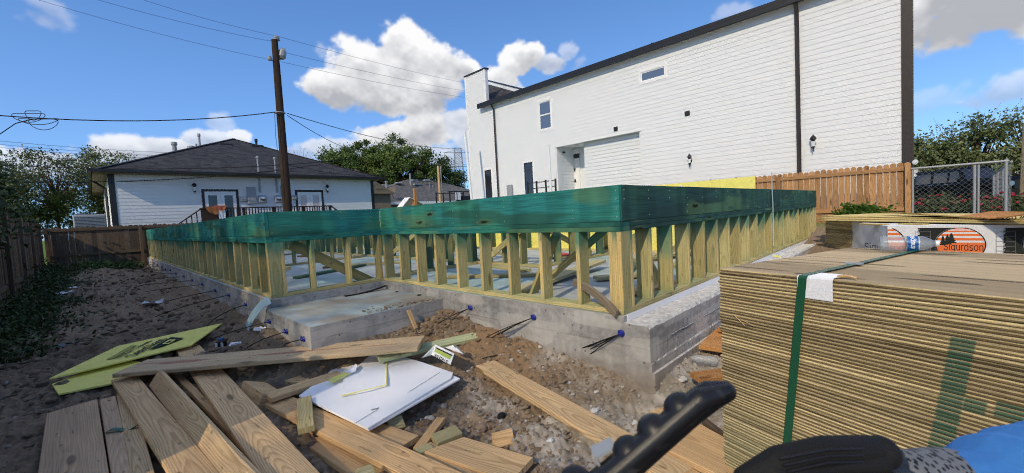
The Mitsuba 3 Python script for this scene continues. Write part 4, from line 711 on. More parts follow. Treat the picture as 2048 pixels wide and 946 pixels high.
for k, (p0, p1) in enumerate((((-20, 329), (700, 318)), ((-20, 363), (640, 329)))): wire(('higher', 'lower')[k]+' black cable crossing in front of the black roof', far(*p0, 17), far(*p1, 24), .35, .018)
wire('black service cable from the pole to the roof mast of the black roofed house', M-UP*2.8-EX*.1, at(520, 322, Y=BY-.1), .15, .012); wire('black cable from the pole along the roof to the right', at(567, 328, Y=22.3), far(790, 348, 30), .3, .014)
for k, y in enumerate((279, 286, 292)): wire(('top', 'middle', 'bottom')[k]+' distant power line low in the sky at the left', far(-30, y, 70), far(400, y+28, 90), .4, .03)
wire('distant power line reaching the pylon from the left', far(840, 330, 120), far(1000, 331, 170), .5, .03)
coil = []; O = at(57, 233, d=15.2)
for k, (a, b, c) in enumerate(((.62, .16, 0.), (.30, .17, .1), (.75, .10, -.12), (.55, .2, -.2))): coil.append(tube([O+R[:, 0]*(a*math.cos(t)+.12*k)+UP*(b*math.sin(t)+c+.05*math.cos(2*t))+R[:, 2]*.05*k for t in np.linspace(0, 6.28, 30)], .013, 4))
coil.append(tube([O+R[:, 0]*.1-UP*.1, O-R[:, 0]*.5-UP*.25, O-R[:, 0]*1.3-UP*.75], .02, 4)); one('cable_coil', 'loose loops of black cable hanging on the service cable at left', 'cable', cat(coil), 'cable', smooth=True)
ty = thing('transmission_tower', 'distant steel lattice transmission tower left of the white house', 'pylon'); B0 = at(921, 392, d=160); B1 = at(922, 297, d=160); hh = B1[2]-B0[2]+3; bars = []
def lev(t): return [B0+UP*(hh*t-3)+(R[:, 0]*sx+nrm([R[0, 2], R[1, 2], 0])*sy)*(2.2*(1-t)+1.25*t) for sx, sy in ((-1, -1), (1, -1), (1, 1), (-1, 1))]
for i in range(12):
    a, b = lev(i/12), lev((i+1)/12)
    for k in range(4): bars += [tube([a[k], b[k]], .10, 3, False), tube([a[k], b[(k+1) % 4]], .06, 3, False), tube([b[k], b[(k+1) % 4]], .06, 3, False), tube([a[(k+1) % 4], b[k]], .06, 3, False)]
part(ty, 'lattice', cat(bars), 'grey_metal', kind='stuff')
for t in (.42, .68, .92):
    c = B0+UP*(hh*t-3); part(ty, 'cross_arm', cat([tube([c-R[:, 0]*5.5, c+R[:, 0]*5.5], .13, 4), tube([c-R[:, 0]*5.5, c+UP*1.2], .08, 3), tube([c+R[:, 0]*5.5, c+UP*1.2], .08, 3)]), 'grey_metal')
    for s in (-1, 1): part(ty, 'insulator', tube([c+R[:, 0]*5.3*s, c+R[:, 0]*5.3*s-UP*2.6], .12, 4), 'grey_metal')
# ---------------------------------------------------------------- trees, shrubs
def leaves(C, size, r, cols, long=1.5):
    """one small folded leaf card per centre"""
    n = len(C); a = r.normal(size=(n, 3)); a /= np.linalg.norm(a, axis=1, keepdims=True); b = np.cross(a, r.normal(size=(n, 3))); b /= np.linalg.norm(b, axis=1, keepdims=True)
    c = np.cross(a, b); s = (size*(.6+.8*r.random(n)))[:, None]; P = np.stack([C-a*s*long*.5, C+b*s*.42+c*s*.08, C+a*s*long*.5, C-b*s*.42+c*s*.08], 1).reshape(-1, 3)
    o = np.arange(n)[:, None]*4; f = np.concatenate([o+A_([0, 1, 2]), o+A_([0, 2, 3])]); return P, f, np.repeat(cols, 4, 0)
def clumped(centre, rad, ncl, per, spread, r, hollow=.35, flat=1.0):
    u = r.normal(size=(ncl, 3)); u /= np.linalg.norm(u, axis=1, keepdims=True); q = centre+u*rad*(hollow+(1-hollow)*r.random((ncl, 1))**.5)
    sp = spread*(.6+.8*r.random(ncl)); pts = (q[:, None]+r.normal(size=(ncl, per, 3))*sp[:, None, None]*A_([1, 1, .65*flat])).reshape(-1, 3); return q, pts
def tree(name, lab, base, lobes, leafs, size, trunk_r, cA, cB, sd, ncl=40, spread=.5, kind='leaf', group=None, bare=0, lean=(0, 0), hollow=.35, branchy=.9):
    r = np.random.default_rng(sd); k = thing(name, lab, 'tree', group); base = A_(base, float); tot = sum(np.prod(l[1])**(1/1.5) for l in lobes); P, Cc, tips = [], [], []
    for c, rad in lobes:
        rad = A_(rad, float); w = np.prod(rad)**(1/1.5)/tot; n = max(4, int(ncl*w)); q, pts = clumped(A_(c, float), rad, n, max(2, int(leafs*w/n)), spread, r, hollow); tips += list(q)
        tone = np.repeat(r.random(n), len(pts)//n)[:, None]; t = np.clip(.25+.5*tone+.35*(r.random((len(pts), 1))-.3), 0, 1); P.append(pts); Cc.append(A_(cA)*(1-t)+A_(cB)*t)
    tips = A_(tips); top = tips.mean(0); tk = [tube([base, base*.5+top*.5*A_([1, 1, 1])-UP*.12*top[2]+A_([lean[0], lean[1], 0]), top-UP*.1], [trunk_r, trunk_r*.7, trunk_r*.35], 7)]
    for t in tips[r.permutation(len(tips))[:int(len(tips)*branchy)]]:
        h = r.uniform(.35, .85); a = base*(1-h)+(top)*h; m = a*.45+t*.55+UP*.1*np.linalg.norm(t-a); tk.append(tube(bez(a, m-UP*.15*np.linalg.norm(t-a), t, 5), [trunk_r*.32, trunk_r*.24, trunk_r*.17, trunk_r*.11, trunk_r*.05], 4, False))
    for t in tips[:bare]:
        for _ in range(3): tk.append(tube([t, t+r.normal(size=3)*A_([.35, .35, .3])+UP*.3], [trunk_r*.045, .004], 3, False))
    part(k, 'trunk', cat(tk), 'bark', smooth=True); v, f, c = leaves(np.vstack(P), size, r, np.vstack(Cc)); part(k, 'crown', (v, f), kind, color=c); return k
GA, GB = (.03, .06, .012), (.13, .185, .04)
def lobe(px, py, d, rx, rz): return (at(px, py, d=d), (rx, rx*.9, rz))
def root(px, d, z=.5): p = at(px, 430, d=d); return [p[0], p[1], z]
tree('oak_tree', 'leftmost rounded green oak crown beside the black roof behind the houses', root(672, 52), [lobe(672, 322, 52, 2.6, 1.9), lobe(655, 338, 52, 2.5, 1.6), lobe(690, 335, 52, 2.6, 1.9), lobe(640, 346, 51, 2.2, 1.2)], 15000, .17, .35, GA, (.11, .165, .035), 21, 70, .40)
tree('oak_tree', 'broad dense green oak crown behind the grey shingle roof', root(760, 56), [lobe(720, 322, 56, 3.2, 2.3), lobe(755, 315, 56, 3.4, 2.6), lobe(738, 345, 55, 4.0, 2.4), lobe(700, 345, 55, 3.2, 2.0)], 22000, .17, .4, GA, GB, 22, 90, .42)
tree('oak_tree', 'tallest dense dark green oak crown behind the brick house', root(810, 55), [lobe(800, 312, 55, 3.4, 2.4), lobe(830, 322, 55, 3.0, 2.2), lobe(790, 340, 54, 4.2, 2.6), lobe(835, 345, 54, 3.2, 2.2), lobe(770, 330, 55, 3, 2.2)], 24000, .17, .4, GA, GB, 23, 95, .42)
tree('oak_tree', 'small duller green tree at the right end of the oaks behind the service pole', root(880, 60), [lobe(868, 338, 60, 2.6, 1.8), lobe(890, 348, 60, 2.6, 2.0), lobe(875, 362, 59, 3.4, 1.8), lobe(905, 362, 60, 2.0, 1.2)], 12000, .17, .3, (.02, .045, .012), (.075, .115, .035), 24, 60, .45)
tree('bare_tree', 'thin nearly leafless grey tree peeping over the black roof', root(596, 50), [lobe(596, 313, 50, 1.6, 1.1)], 160, .07, .12, (.08, .07, .05), (.12, .12, .06), 25, 30, .3, bare=26)
LA, LB = (.06, .082, .028), (.19, .22, .10)
tree('airy_tree', 'airy light green tree nearest the black roofed house at left', root(205, 30, .8), [lobe(215, 325, 30, 1.9, .95), lobe(185, 310, 30, 1.1, .55), lobe(180, 350, 30, 1.5, 1.0), lobe(215, 365, 30, 1.5, 1.2), lobe(235, 340, 30, 1.0, .7), lobe(170, 385, 30, 1.4, 1.2), lobe(195, 405, 30, 1.2, .8)], 6000, .10, .13, LA, LB, 31, 85, .26, 'leaf', bare=14, hollow=.2)
tree('airy_tree', 'sparse pale green tree with grey twisting limbs at far left', root(118, 27, .8), [lobe(95, 315, 27, 1.1, .55), lobe(60, 320, 27, 1.2, .6), lobe(110, 345, 27, 1.5, 1.0), lobe(80, 370, 27, 1.7, 1.1), lobe(125, 385, 27, 1.4, 1.1), lobe(140, 355, 27, .8, .7)], 4200, .095, .13, LA, (.15, .175, .07), 32, 80, .25, 'leaf', bare=22, hollow=.15)
tree('airy_tree', 'ragged light tree at the left edge above the dark fence', root(10, 24, .8), [lobe(15, 350, 24, 1.3, .8), lobe(-20, 340, 24, 1.5, 1.0), lobe(35, 375, 24, 1.3, 1.0), lobe(0, 395, 24, 1.6, 1.2)], 3600, .09, .12, LA, (.12, .15, .05), 33, 70, .25, 'leaf', bare=14, hollow=.15)
def bush(name, lab, lobes, n, size, sd, cA, cB, m='leaf', ncl=40, spread=.2, group=None, stems=True, cat_='shrub'):
    r = np.random.default_rng(sd); k = thing(name, lab, cat_, group); P, Cc, st = [], [], []
    for c, rad in lobes:
        q, pts = clumped(A_(c, float), A_(rad, float), max(3, ncl//len(lobes)), max(2, n//ncl), spread, r, .15); t = r.random((len(pts), 1)); P.append(pts); Cc.append(A_(cA)*(1-t)+A_(cB)*t)
        for t_ in q[::2]: st.append(tube(bez([c[0], c[1], c[2]-rad[2]*1.05], (A_(c)+t_)/2-UP*.1, t_, 4), [.014, .011, .008, .004], 3, False))
    if st: part(k, 'stem', cat(st), 'bark')
    v, f, c = leaves(np.vstack(P), size, r, np.vstack(Cc)); part(k, 'foliage', (v, f), m, color=c); return k
DA, DB = (.03, .045, .016), (.08, .105, .04)
bush('overgrown_shrub', 'dark overgrown shrub hanging over the left fence at the far left edge', [((-1.75, y, 2.05+.25*math.sin(y*2)), (.55, .6, .75)) for y in (5.4, 6.2, 7.0)], 9000, .05, 41, DA, DB, 'leaf', 90, .16)
bush('overgrown_shrub', 'dark tangled shrub spilling over the middle of the left fence', [((-1.8, y, 2.05+.3*math.sin(y*1.7)), (.6, .8, .85)) for y in (7.6, 9.0, 10.5)], 9000, .06, 42, DA, DB, 'leaf', 90, .17)
bush('overgrown_shrub', 'dark green shrub over the far part of the left fence', [((-2.0, y, 2.2+.3*math.sin(y)), (.8, 1.1, 1.0)) for y in (12.5, 14.5, 17.0, 19.5)], 11000, .075, 43, DA, (.07, .10, .03), 'leaf', 90, .22)
bush('green_shrub', 'mid green shrub filling the gap between the air conditioner and the airy trees', [(at(140, 420, d=26), (1.6, 1.4, 1.2)), (at(85, 430, d=25), (1.6, 1.4, 1.2)), (at(30, 425, d=24), (1.6, 1.4, 1.4))], 9000, .09, 44, (.025, .045, .012), (.085, .12, .035), 'leaf_thin', 80, .3)
r9 = np.random.default_rng(45); V, C_ = [], []
n = 10000; t = r9.random(n); y = 7.2+13*t**1.1; x = -1.15+np.abs(r9.normal(0, .36, n))*(1+.25*np.sin(y*2.1)); z = ground(x, y)+np.abs(r9.normal(0, .13, n))*np.clip(1.15-(x+1.15)*1.1, .1, 1)*1.3; c = r9.random((n, 1))
v, f, c = leaves(np.stack([x, y, z], 1), .038, r9, A_(DA)*(1-c)+A_((.06, .10, .028))*c, 2.2); one('weeds', 'dark green weeds and vines along the foot of the left fence', None, (v, f), 'leaf', kind='stuff', color=c)
n = 5000; x = r9.uniform(-.6, 1.2, n); y = 20.9-np.abs(r9.normal(0, .5, n)); z = ground(x, y)+np.abs(r9.normal(0, .08, n)); c = r9.random((n, 1)); v, f, c = leaves(np.stack([x, y, z], 1), .06, r9, A_((.04, .07, .015))*(1-c)+A_((.10, .15, .04))*c, 2.4); one('grass_tuft', 'green grass along the foot of the back fence', None, (v, f), 'leaf', kind='stuff', color=c)
bush('garden_plant', 'bright green leafy plant in front of the cedar fence', [(at(1722, 420, X=11.8), (.22, .28, .16)), (at(1748, 426, X=11.8), (.25, .28, .10)), (at(1700, 427, X=11.7), (.2, .2, .1))], 1500, .06, 46, (.05, .11, .02), (.13, .22, .05), 'leaf_thin', 30, .09)
# behind the chain link: roses, lawn, trees, the vehicle
def rose(px, py, rx, rz, sd, lab, X=15.0):
    o = at(px, py, X=X); r = np.random.default_rng(sd); k = bush('rose_bush', lab, [(o-UP*.12, (rx, rx, rz*.8)), (o+A_([.3, .4*rx, -.25*rz]), (rx*.8, rx*.8, rz*.8))], 2600, .06, sd, (.03, .045, .018), (.085, .10, .04), 'leaf', 50, .16, cat_='shrub')
    q = r.normal(size=(20, 3)); q /= np.linalg.norm(q, axis=1, keepdims=True); q[:, 2] = np.abs(q[:, 2])*.9; q[:, 0] = -np.abs(q[:, 0])
    fl = [(I1V*(1+.5*(r.random((len(I1V), 1))-.5))*A_([.034, .034, .026])*r.uniform(.6, 1.2)+o+u*A_([rx, rx, rz])*1.12, I1F) for u in q]
    part(k, 'blossom', cat(fl), 'rose_red', kind='stuff')
mat('rose_red', (.28, .03, .045), .7, .2)
rose(1900, 408, .62, .26, 51, 'rose bush with red blossoms behind the first fence panel'); rose(1968, 420, .6, .28, 52, 'low red rose bush between the two inner fence posts', 14.2); rose(2025, 410, .7, .32, 53, 'red rose bush at the right edge behind the leaning post', 15.4)
n = 14000; y = r9.uniform(-4.5, .2, n); x = r9.uniform(12.6, 21, n); z = ground(x, y)+.02; c = r9.random((n, 1)); v, f, c = leaves(np.stack([x, y, z], 1), .05, r9, A_((.05, .10, .015))*(1-c)+A_((.13, .21, .04))*c, 2.0); one('lawn_grass', 'mown green lawn behind the chain link fence', None, (v, f), 'leaf_thin', kind='stuff', color=c)
RA, RB = (.07, .10, .032), (.24, .27, .12)
tree('shade_tree', 'dense green tree right beside the end of the white house', root(1850, 20, .8), [lobe(1850, 315, 20, 1.5, 1.0), lobe(1880, 300, 20, 1.3, .9), lobe(1840, 290, 20, 1.0, .7), lobe(1900, 330, 20, 1.7, 1.0), lobe(1870, 345, 20, 1.8, .9)], 6800, .10, .2, RA, RB, 61, 95, .26, 'leaf', bare=8, hollow=.2)
tree('shade_tree', 'tall airy tree with bare limbs behind the chain link panel', root(1952, 19, .8), [lobe(1935, 265, 19, 1.3, .65), lobe(1970, 255, 19, 1.3, .7), lobe(1915, 290, 19, 1.2, .8), lobe(1960, 300, 19, 1.6, .9), lobe(1935, 335, 19, 1.7, .9), lobe(1985, 340, 19, 1.5, .9)], 5000, .085, .17, RA, (.12, .15, .055), 62, 90, .24, 'leaf', bare=18, hollow=.15)
tree('shade_tree', 'spreading tree at the right edge of the view', root(2070, 18, .8), [lobe(2025, 260, 18, 1.2, .7), lobe(2060, 250, 18, 1.6, .9), lobe(2020, 300, 18, 1.3, .8), lobe(2060, 320, 18, 1.8, 1.1), lobe(2015, 345, 18, 1.3, .8), lobe(2100, 290, 18, 2, 1.4)], 5400, .085, .2, RA, RB, 63, 85, .25, 'leaf', bare=10, hollow=.15)
bush('hedge', 'dark green undergrowth behind the black vehicle', [(at(px, 385, d=24), (2.0, 1.8, 1.3)) for px in (1835, 1890, 1945, 2000, 2060)], 12000, .10, 64, (.018, .03, .01), (.055, .08, .025), 'leaf', 100, .35)
# black vehicle
ra, rb = at(1846, 399, d=18.2), at(1969, 396, d=15.6); ra[2] = rb[2] = 0; u = nrm(rb-ra); WB = np.linalg.norm(rb-ra); vk = WB/2.95; wv = nrm(np.cross(u, UP)); wv = wv if wv@(-(ra+rb)/2) > 0 else -wv
car = thing('parked_car', 'black four-door off-road vehicle parked beyond the chain link fence', 'car'); g0 = 1.45-(1.45-.92)*1.0-.42*vk
hubz = at(1969, 396, d=15.6)[2]; g0 = hubz-.42*vk
def cv(s, t, z): return ra+u*s*vk+wv*t*vk+UP*(g0+z*vk)   # s along from the rear hub, t towards us (0 = near wheel face)
def cbox(s0, s1, t0, t1, z0, z1, tp=0, top=(0, 0)): return hull([cv(s, t, z0) for s in (s0, s1) for t in (t0, t1)]+[cv(s, t, z1) for s, t in ((s0+top[0], t0+tp), (s0+top[0], t1-tp), (s1-top[1], t0+tp), (s1-top[1], t1-tp))])
part(car, 'body', cat([cbox(-.75, 3.55, -1.62, -.06, .55, 1.08, .0), cbox(-.72, 3.5, -1.6, -.08, 1.08, 1.16, .03)]), 'car_paint'); part(car, 'cabin', cbox(-.72, 2.05, -1.56, -.12, 1.16, 1.74, .10, (.05, .42)), 'car_paint'); part(car, 'roof', cbox(-.68, 1.62, -1.48, -.20, 1.74, 1.84, .06, (.06, .10)), 'car_paint')
part(car, 'hood', cbox(2.05, 3.52, -1.45, -.23, 1.16, 1.28, .04, (.0, .12)), 'car_paint'); part(car, 'bumper', cbox(3.5, 3.8, -1.6, -.1, .52, .75), 'rubber'); part(car, 'side_step', cbox(.5, 2.4, -.12, .02, .42, .5), 'rubber'); part(car, 'grille', cbox(3.54, 3.6, -1.2, -.5, .75, 1.12), 'black_metal')
for a, b, tp in ((-.6, .25, .06), (.38, 1.10, .06), (1.2, 1.78, .06)): part(car, 'side_window', hull([cv(s, t, z) for s, t, z in ((a, -.118, 1.2), (b, -.118, 1.2), (a+.02, -.028-.155, 1.68), (b-(.2 if a > 1 else .02), -.028-.155, 1.68), (a, -.20, 1.2), (b, -.20, 1.2), (a+.02, -.26, 1.68), (b-(.2 if a > 1 else .02), -.26, 1.68))]), 'glass_dark')
part(car, 'windshield', hull([cv(2.07, t, 1.18) for t in (-1.5, -.16)]+[cv(1.66, t, 1.74) for t in (-1.42, -.26)]+[cv(2.02, t, 1.18) for t in (-1.5, -.16)]), 'glass_dark'); part(car, 'side_mirror', bxr(cv(1.95, .08, 1.28), (.22*vk, .18*vk, .2*vk), ch=.04), 'car_paint')
for s in (.32, 1.14): part(car, 'door_handle', tube([cv(s-.05, -.03, 1.1), cv(s+.12, -.03, 1.1)], .02, 5), 'chrome'); part(car, 'door_seam', tube([cv(s, -.056, .6), cv(s, -.056, 1.15)], .008, 3), 'rubber')
part(car, 'marker_lamp', lathe([(0, .09), (.06, .06)], cv(3.3, -.10, 1.18), cv(3.3, 1, 1.18), 10), 'red_glass'); part(car, 'headlight', lathe([(0, .10), (.05, .09)], cv(3.55, -.4, .98), cv(4.5, -.4, .98), 12), 'chrome')
for s in (0, 2.95):
    part(car, 'fender', cat([cbox(s-.58, s-.42, -.1, .10, .62, .95, 0, (.08, -.1)), cbox(s-.50, s+.50, -.1, .10, .93, 1.02, 0, (.05, .05)), cbox(s+.42, s+.58, -.1, .10, .62, .95, 0, (-.1, .08))]), 'rubber')
    for t in (0, -1.45): k = part(car, 'wheel', lathe([(0, .2), (.02, .38), (.06, .42), (.22, .42), (.26, .38), (.27, .2)], cv(s, t+.04, .42), cv(s, t-1, .42), 20), 'rubber', smooth=35); part(k, 'rim', lathe([(0, .24*vk), (.02, .22*vk), (.03, .1*vk)], cv(s, t+.045, .42), cv(s, t+1, .42), 14), 'black_metal'); part(k, 'hub_cap', lathe([(0, .07), (.03, .05)], cv(s, t+.08, .42), cv(s, t+1, .42), 10), 'chrome')
# ---------------------------------------------------------------- unseen tall trees added far left, crowns sized and thinned to shade the lot
for i, (x, y, zc, rx, rz, nl) in enumerate(((-24, -8.5, 13.9, 3.6, 4.0, 1000), (-24.5, -4.6, 14.2, 3.4, 4.2, 1700), (-24, -.4, 15.6, 3.4, 5.4, 6000), (-24.5, 3.6, 15.9, 3.6, 5.6, 13000), (-24, 7.6, 15.9, 3.6, 5.6, 13000))):
    tree('added_shade_tree', ('nearest', 'second', 'third', 'fourth', 'fifth', 'farthest')[i]+' of the tall unseen trees added beyond the left fence for shade', [x, y, .2], [((x, y, zc), (rx, rx*1.1, rz))], nl, .15, .3, GA, GB, 70+i, 420, .65, hollow=.05, branchy=.3)
# ---------------------------------------------------------------- plywood bundle
pb = thing('plywood_bundle', 'strapped bundle of rough plywood sheets with green strap and stencil at the right', 'plywood')
NS, TH = 72, .01425
for i in range(NS):
    z = PLP[2]-TH*(i+.5); j = A_([rng.normal(0, .003), rng.normal(0, .003)]); th = .0122
    c = PLP+PLB*(1.22+j[0]-.0)+PLA*(.609+j[1]); c[2] = z-.0007
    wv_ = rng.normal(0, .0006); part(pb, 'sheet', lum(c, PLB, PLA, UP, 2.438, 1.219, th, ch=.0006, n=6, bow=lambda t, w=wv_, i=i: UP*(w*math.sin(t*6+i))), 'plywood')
zb_ = PLP[2]-TH*NS
for s in (.25, 1.2, 2.2): part(pb, 'bearer', beam(PLP*A_([1, 1, 0])+PLB*s+UP*(zb_-.047)-PLA*.0, PLP*A_([1, 1, 0])+PLB*s+UP*(zb_-.047)+PLA*1.22, .09, .088), 'pine')
def onp(s, a, z): return PLP*A_([1, 1, 0])+PLB*s+PLA*a+UP*z
s0 = .385; zt_ = PLP[2]
def strap(s0, s1, w=.032):
    V = []; path = [(0, -.014, zb_), (0, -.014, .9), (0, -.014, zt_-.004), (0, -.006, zt_+.005), (.02, .03, zt_+.006), (1, 1.20, zt_+.006), (1, 1.226, zt_-.01), (1, 1.232, zb_)]
    for t, a, z in path:
        s = s0+(s1-s0)*max(0, (a/1.22)); s = s-.10*max(0, zt_-z) if a < 0 else s
        for o in (-w/2, w/2): V.append(onp(s+o, a, z))
    V = A_(V); n = len(V); f = []
    for i in range(len(path)-1): q = 2*i; f += [[q, q+1, q+3], [q, q+3, q+2]]
    off = np.where(np.arange(n)[:, None] < 8, -PLA*.0015, UP*.0015); return np.vstack([V, V+off]), A_(f+[[a+n, c+n, b+n] for a, b, c in f])
part(pb, 'strap', strap(s0, .34), 'strap_green'); part(pb, 'strap', strap(1.9, 1.9), 'strap_green'); part(pb, 'strap_buckle', bxr(onp(s0-.015, .42, zt_+.010), (.035, .06, .006), rotz=-18), 'grey_metal')
pw, q0_ = .125, onp(s0+.0, 0, zt_); pv = []
path = [(-.0115, zt_-.085), (-.0125, zt_-.045), (-.012, zt_-.004), (-.003, zt_+.004), (.05, zt_+.0045), (.10, zt_+.005)]
for a, z in path: pv += [onp(s0-.022, a, z), onp(s0+.105, a, z)]
pv = A_(pv); f = [x for i in range(len(path)-1) for x in ([2*i, 2*i+1, 2*i+3], [2*i, 2*i+3, 2*i+2])]; n = len(pv); part(pb, 'edge_protector', (np.vstack([pv, pv-PLA*.001+UP*.001]), A_(f+[[a+n, c+n, b+n] for a, b, c in f])), 'paper', label='white cardboard edge protector under the green strap')
part(pb, 'curled_splinter', tube([onp(s0+.10, .035, zt_+.006)+A_([.0, 0, 0])+PLB*(.02*t)+UP*.006*math.sin(t) for t in np.linspace(0, 3, 5)], .006, 5), 'pine')
for a, b, c in (((1466, 628), (1490, 652), 0), ((1484, 640), (1508, 652), 0)): part(pb, 'splinter', tube([at_pl(*a, PLP-PLA*.012, -PLA), at_pl(*b, PLP-PLA*.015, -PLA)], .0016, 4), 'pine')
# water bottle lying on the bundle
q0b, q1b = at(1757, 487, z=zt_+.042), at(1878, 487, z=zt_+.042); ba = nrm(q1b-q0b); BL = np.linalg.norm(q1b-q0b); rb_ = .040
bt = thing('water_bottle', 'clear plastic water bottle with a blue label lying on the plywood bundle', 'bottle')
prof = [(0, .012), (.004, rb_*.8), (.012, rb_)]+[(.02+.0045*i, rb_*(1 if i % 2 else .95)) for i in range(int((BL*.47-.02)/.0045))]+[(BL*.48, rb_), (BL*.68, rb_), (BL*.75, rb_*.96), (BL*.84, rb_*.72), (BL*.92, rb_*.40), (BL*.94, rb_*.36), (BL*.955, rb_*.36)]
part(bt, 'body', lathe(prof, q0b, q1b, 28), 'clear_plastic', smooth=True); part(bt, 'cap', lathe([(0, rb_*.42), (BL*.055, rb_*.42), (BL*.058, .004)], q0b+ba*BL*.945, q1b+ba, 18), 'white_plastic', smooth=30); part(bt, 'label_band', lathe([(0, rb_*1.012), (BL*.17, rb_*1.012)], q0b+ba*BL*.49, q1b, 28), 'bottle_blue', smooth=True)
part(bt, 'label_edge', lathe([(0, rb_*1.014), (BL*.016, rb_*1.014)], q0b+ba*BL*.662, q1b, 28), 'white_plastic', smooth=True)
def wrap_text(txt, h, O, axis, r, a0):
    m = meshkit.text_mesh(txt, h, .0006, True); v = np.asarray(m.vertices); n_ = nrm(np.cross(UP, axis)); n_ = n_ if n_@(EYE-O) > 0 else -n_
    ang = a0+v[:, 0]/r; rr = r+v[:, 2]*1.0+.0004; return (O+axis*(-v[:, 1:2])*1.0+(n_*np.cos(ang)[:, None]+UP*np.sin(-ang)[:, None])*rr[:, None]*1.0, np.asarray(m.faces))
part(bt, 'lettering', wrap_text('Niagara', BL*.085, q0b+ba*BL*.60, ba, rb_*1.012, -1.9), 'white_plastic')
one('water_bottle', 'crushed clear water bottle lying on the rubble by the slab', 'bottle', lathe([(0, .01), (.01, .03), (.06, .033), (.1, .028), (.15, .032), (.19, .012), (.2, .012)], at(1436, 722, z=.22), at(1436, 722, z=.22)+A_([-.3, .75, .05]), 14), 'clear_plastic', smooth=True)
# ---------------------------------------------------------------- wrapped lumber bundle and second plywood stack
BO = at(1775, 452, d=5.5); BR = at(2048, 449, z=BO[2]); BLft = at(1703, 443, z=BO[2]); be1 = nrm(BR-BO); be2 = nrm(np.cross(UP, be1)); be2 = nrm(BLft-BO)
wb = thing('wrapped_lumber_bundle', 'lumber bundle in white printed wrap with orange sunset emblems', 'lumber bundle'); bh_, bl_, bd_ = .82, 4.2, np.linalg.norm(BLft-BO)
ga, gb = 60, 9; Pv = []
def wall_grid(O, ex, L, n, nz, amp, sd):
    S, Z = np.meshgrid(np.linspace(0, L, n), np.linspace(-bh_, 0, nz), indexing='ij'); nn = np.cross(ex, UP); nn = nn if nn@(EYE-O) > 0 else -nn
    p = np.stack([S, Z, S*0], -1); d = amp*(meshkit.fbm(p*A_([5, 9, 1]), 3, sd)-.5)*2*np.clip(-Z/.12, 0, 1); V = O+S[..., None]*ex+Z[..., None]*UP+d[..., None]*nn
    i, j = np.meshgrid(np.arange(n-1), np.arange(nz-1), indexing='ij'); q = (i*nz+j).ravel(); return V.reshape(-1, 3), np.vstack([np.stack([q, q+nz, q+nz+1], 1), np.stack([q, q+nz+1, q+1], 1)])
part(wb, 'wrap_front', wall_grid(BO, be1, bl_, 120, 20, .005, 5), 'wrap', smooth=True); part(wb, 'wrap_end', wall_grid(BO, be2, bd_, 60, 20, .012, 6), 'wrap', smooth=True, label='creased grey white end of the wrap')
part(wb, 'wrap_top', hull([BO, BO+be1*bl_, BO+be2*bd_, BO+be1*bl_+be2*bd_, BO-UP*.004, BO+be1*bl_-UP*.004, BO+be2*bd_-UP*.004, BO+be1*bl_+be2*bd_-UP*.004]), 'wrap')
part(wb, 'lumber', hull([BO+be1*a+be2*b-UP*c for a in (.03, bl_-.02) for b in (.03, bd_) for c in (.02, bh_)]), 'pine')
nf = np.cross(be1, UP); nf = nf if nf@(EYE-BO) > 0 else -nf; ffl = np.dot(np.cross(be1, UP), nf) > 0
def fs(px, py): p = at_pl(px, py, BO, nf)-BO; return p@be1, p[2]
def decal(poly, m, lift, name, **k):
    if poly.area > 1e-7: part(wb, name, extrude(poly, .001, BO+nf*(.0075+lift), be1, UP), m, **k)
def emblem(cxp, cyp, rpx):
    sx, sz = fs(cxp, cyp); r = (fs(cxp+rpx, cyp)[0]-fs(cxp-rpx, cyp)[0])/2; C = Point(sx, sz).buffer(r, 40); lim = sbox(.005, -bh_, bl_, -.03)
    L = sbox(sx-1.75*r, sz-1.3*r, sx-.15*r, sz+1.02*r).difference(Point(sx, sz).buffer(r*1.02, 40)); rr = np.random.default_rng(int(cxp)); jag = unary_union([sbox(sx-1.85*r, z, sx-1.75*r+rr.uniform(0, .13)*r, z+.05*r) for z in np.arange(sz-1.3*r, sz+r, .06*r)])
    decal(L.difference(jag).intersection(lim), 'ink', 0, 'black_block'); decal(Point(sx, sz).buffer(r*1.0, 40).difference(Point(sx, sz).buffer(r*.955, 40)).intersection(lim), 'ink', .0012, 'emblem_ring')
    In = Point(sx, sz).buffer(r*.95, 40); bars = [sbox(sx-r, sz-r, sx+r, sz+.12*r)]+[sbox(sx-r, sz+a*r, sx+r, sz+b*r) for a, b in ((.24, .38), (.50, .62), (.72, .81), (.88, .93))]; decal(In.intersection(lim), 'wrap', .0012, 'emblem_ground'); decal(unary_union(bars).intersection(In).intersection(lim), 'orange_print', .0024, 'emblem_sun')
    trees_ = [Polygon([(sx+dx*r-w*(1-.2*i)*r, sz+(by_+.13*i)*r), (sx+dx*r+w*(1-.2*i)*r, sz+(by_+.13*i)*r), (sx+dx*r, sz+(by_+.13*i+.22)*r)]) for dx, by_, w in ((-.50, .0, .2), (-.34, .08, .24), (-.68, -.04, .16)) for i in range(4)]; decal(unary_union(trees_).intersection(lim), 'ink', .0036, 'emblem_pines')
    m = meshkit.text_mesh('Sigurdson', r*.34, .001); v = np.asarray(m.vertices); v[:, 0] *= 1.55*r/max(v[:, 0].max(), 1e-6); part(wb, 'lettering', (BO+nf*.0115+be1*(sx-.66*r+v[:, :1])+UP*(sz-.34*r+v[:, 1:2]*1.25)+nf*v[:, 2:], np.asarray(m.faces)), 'ink')
emblem(1920, 489, 51); emblem(1761, 489, 50); emblem(2096, 489, 54)
for cxp in (1848, 2014):
    s_, z_ = fs(cxp, 462)
    for i in range(6): decal(sbox(s_-.08, z_-.012-.055*i, s_+.06, z_-.008-.055*i), 'ink_grey', 0, 'print_line')
    for a in (-.08, .06): decal(sbox(s_+a, z_-.32, s_+a+.003, z_), 'ink_grey', .0004, 'print_line')
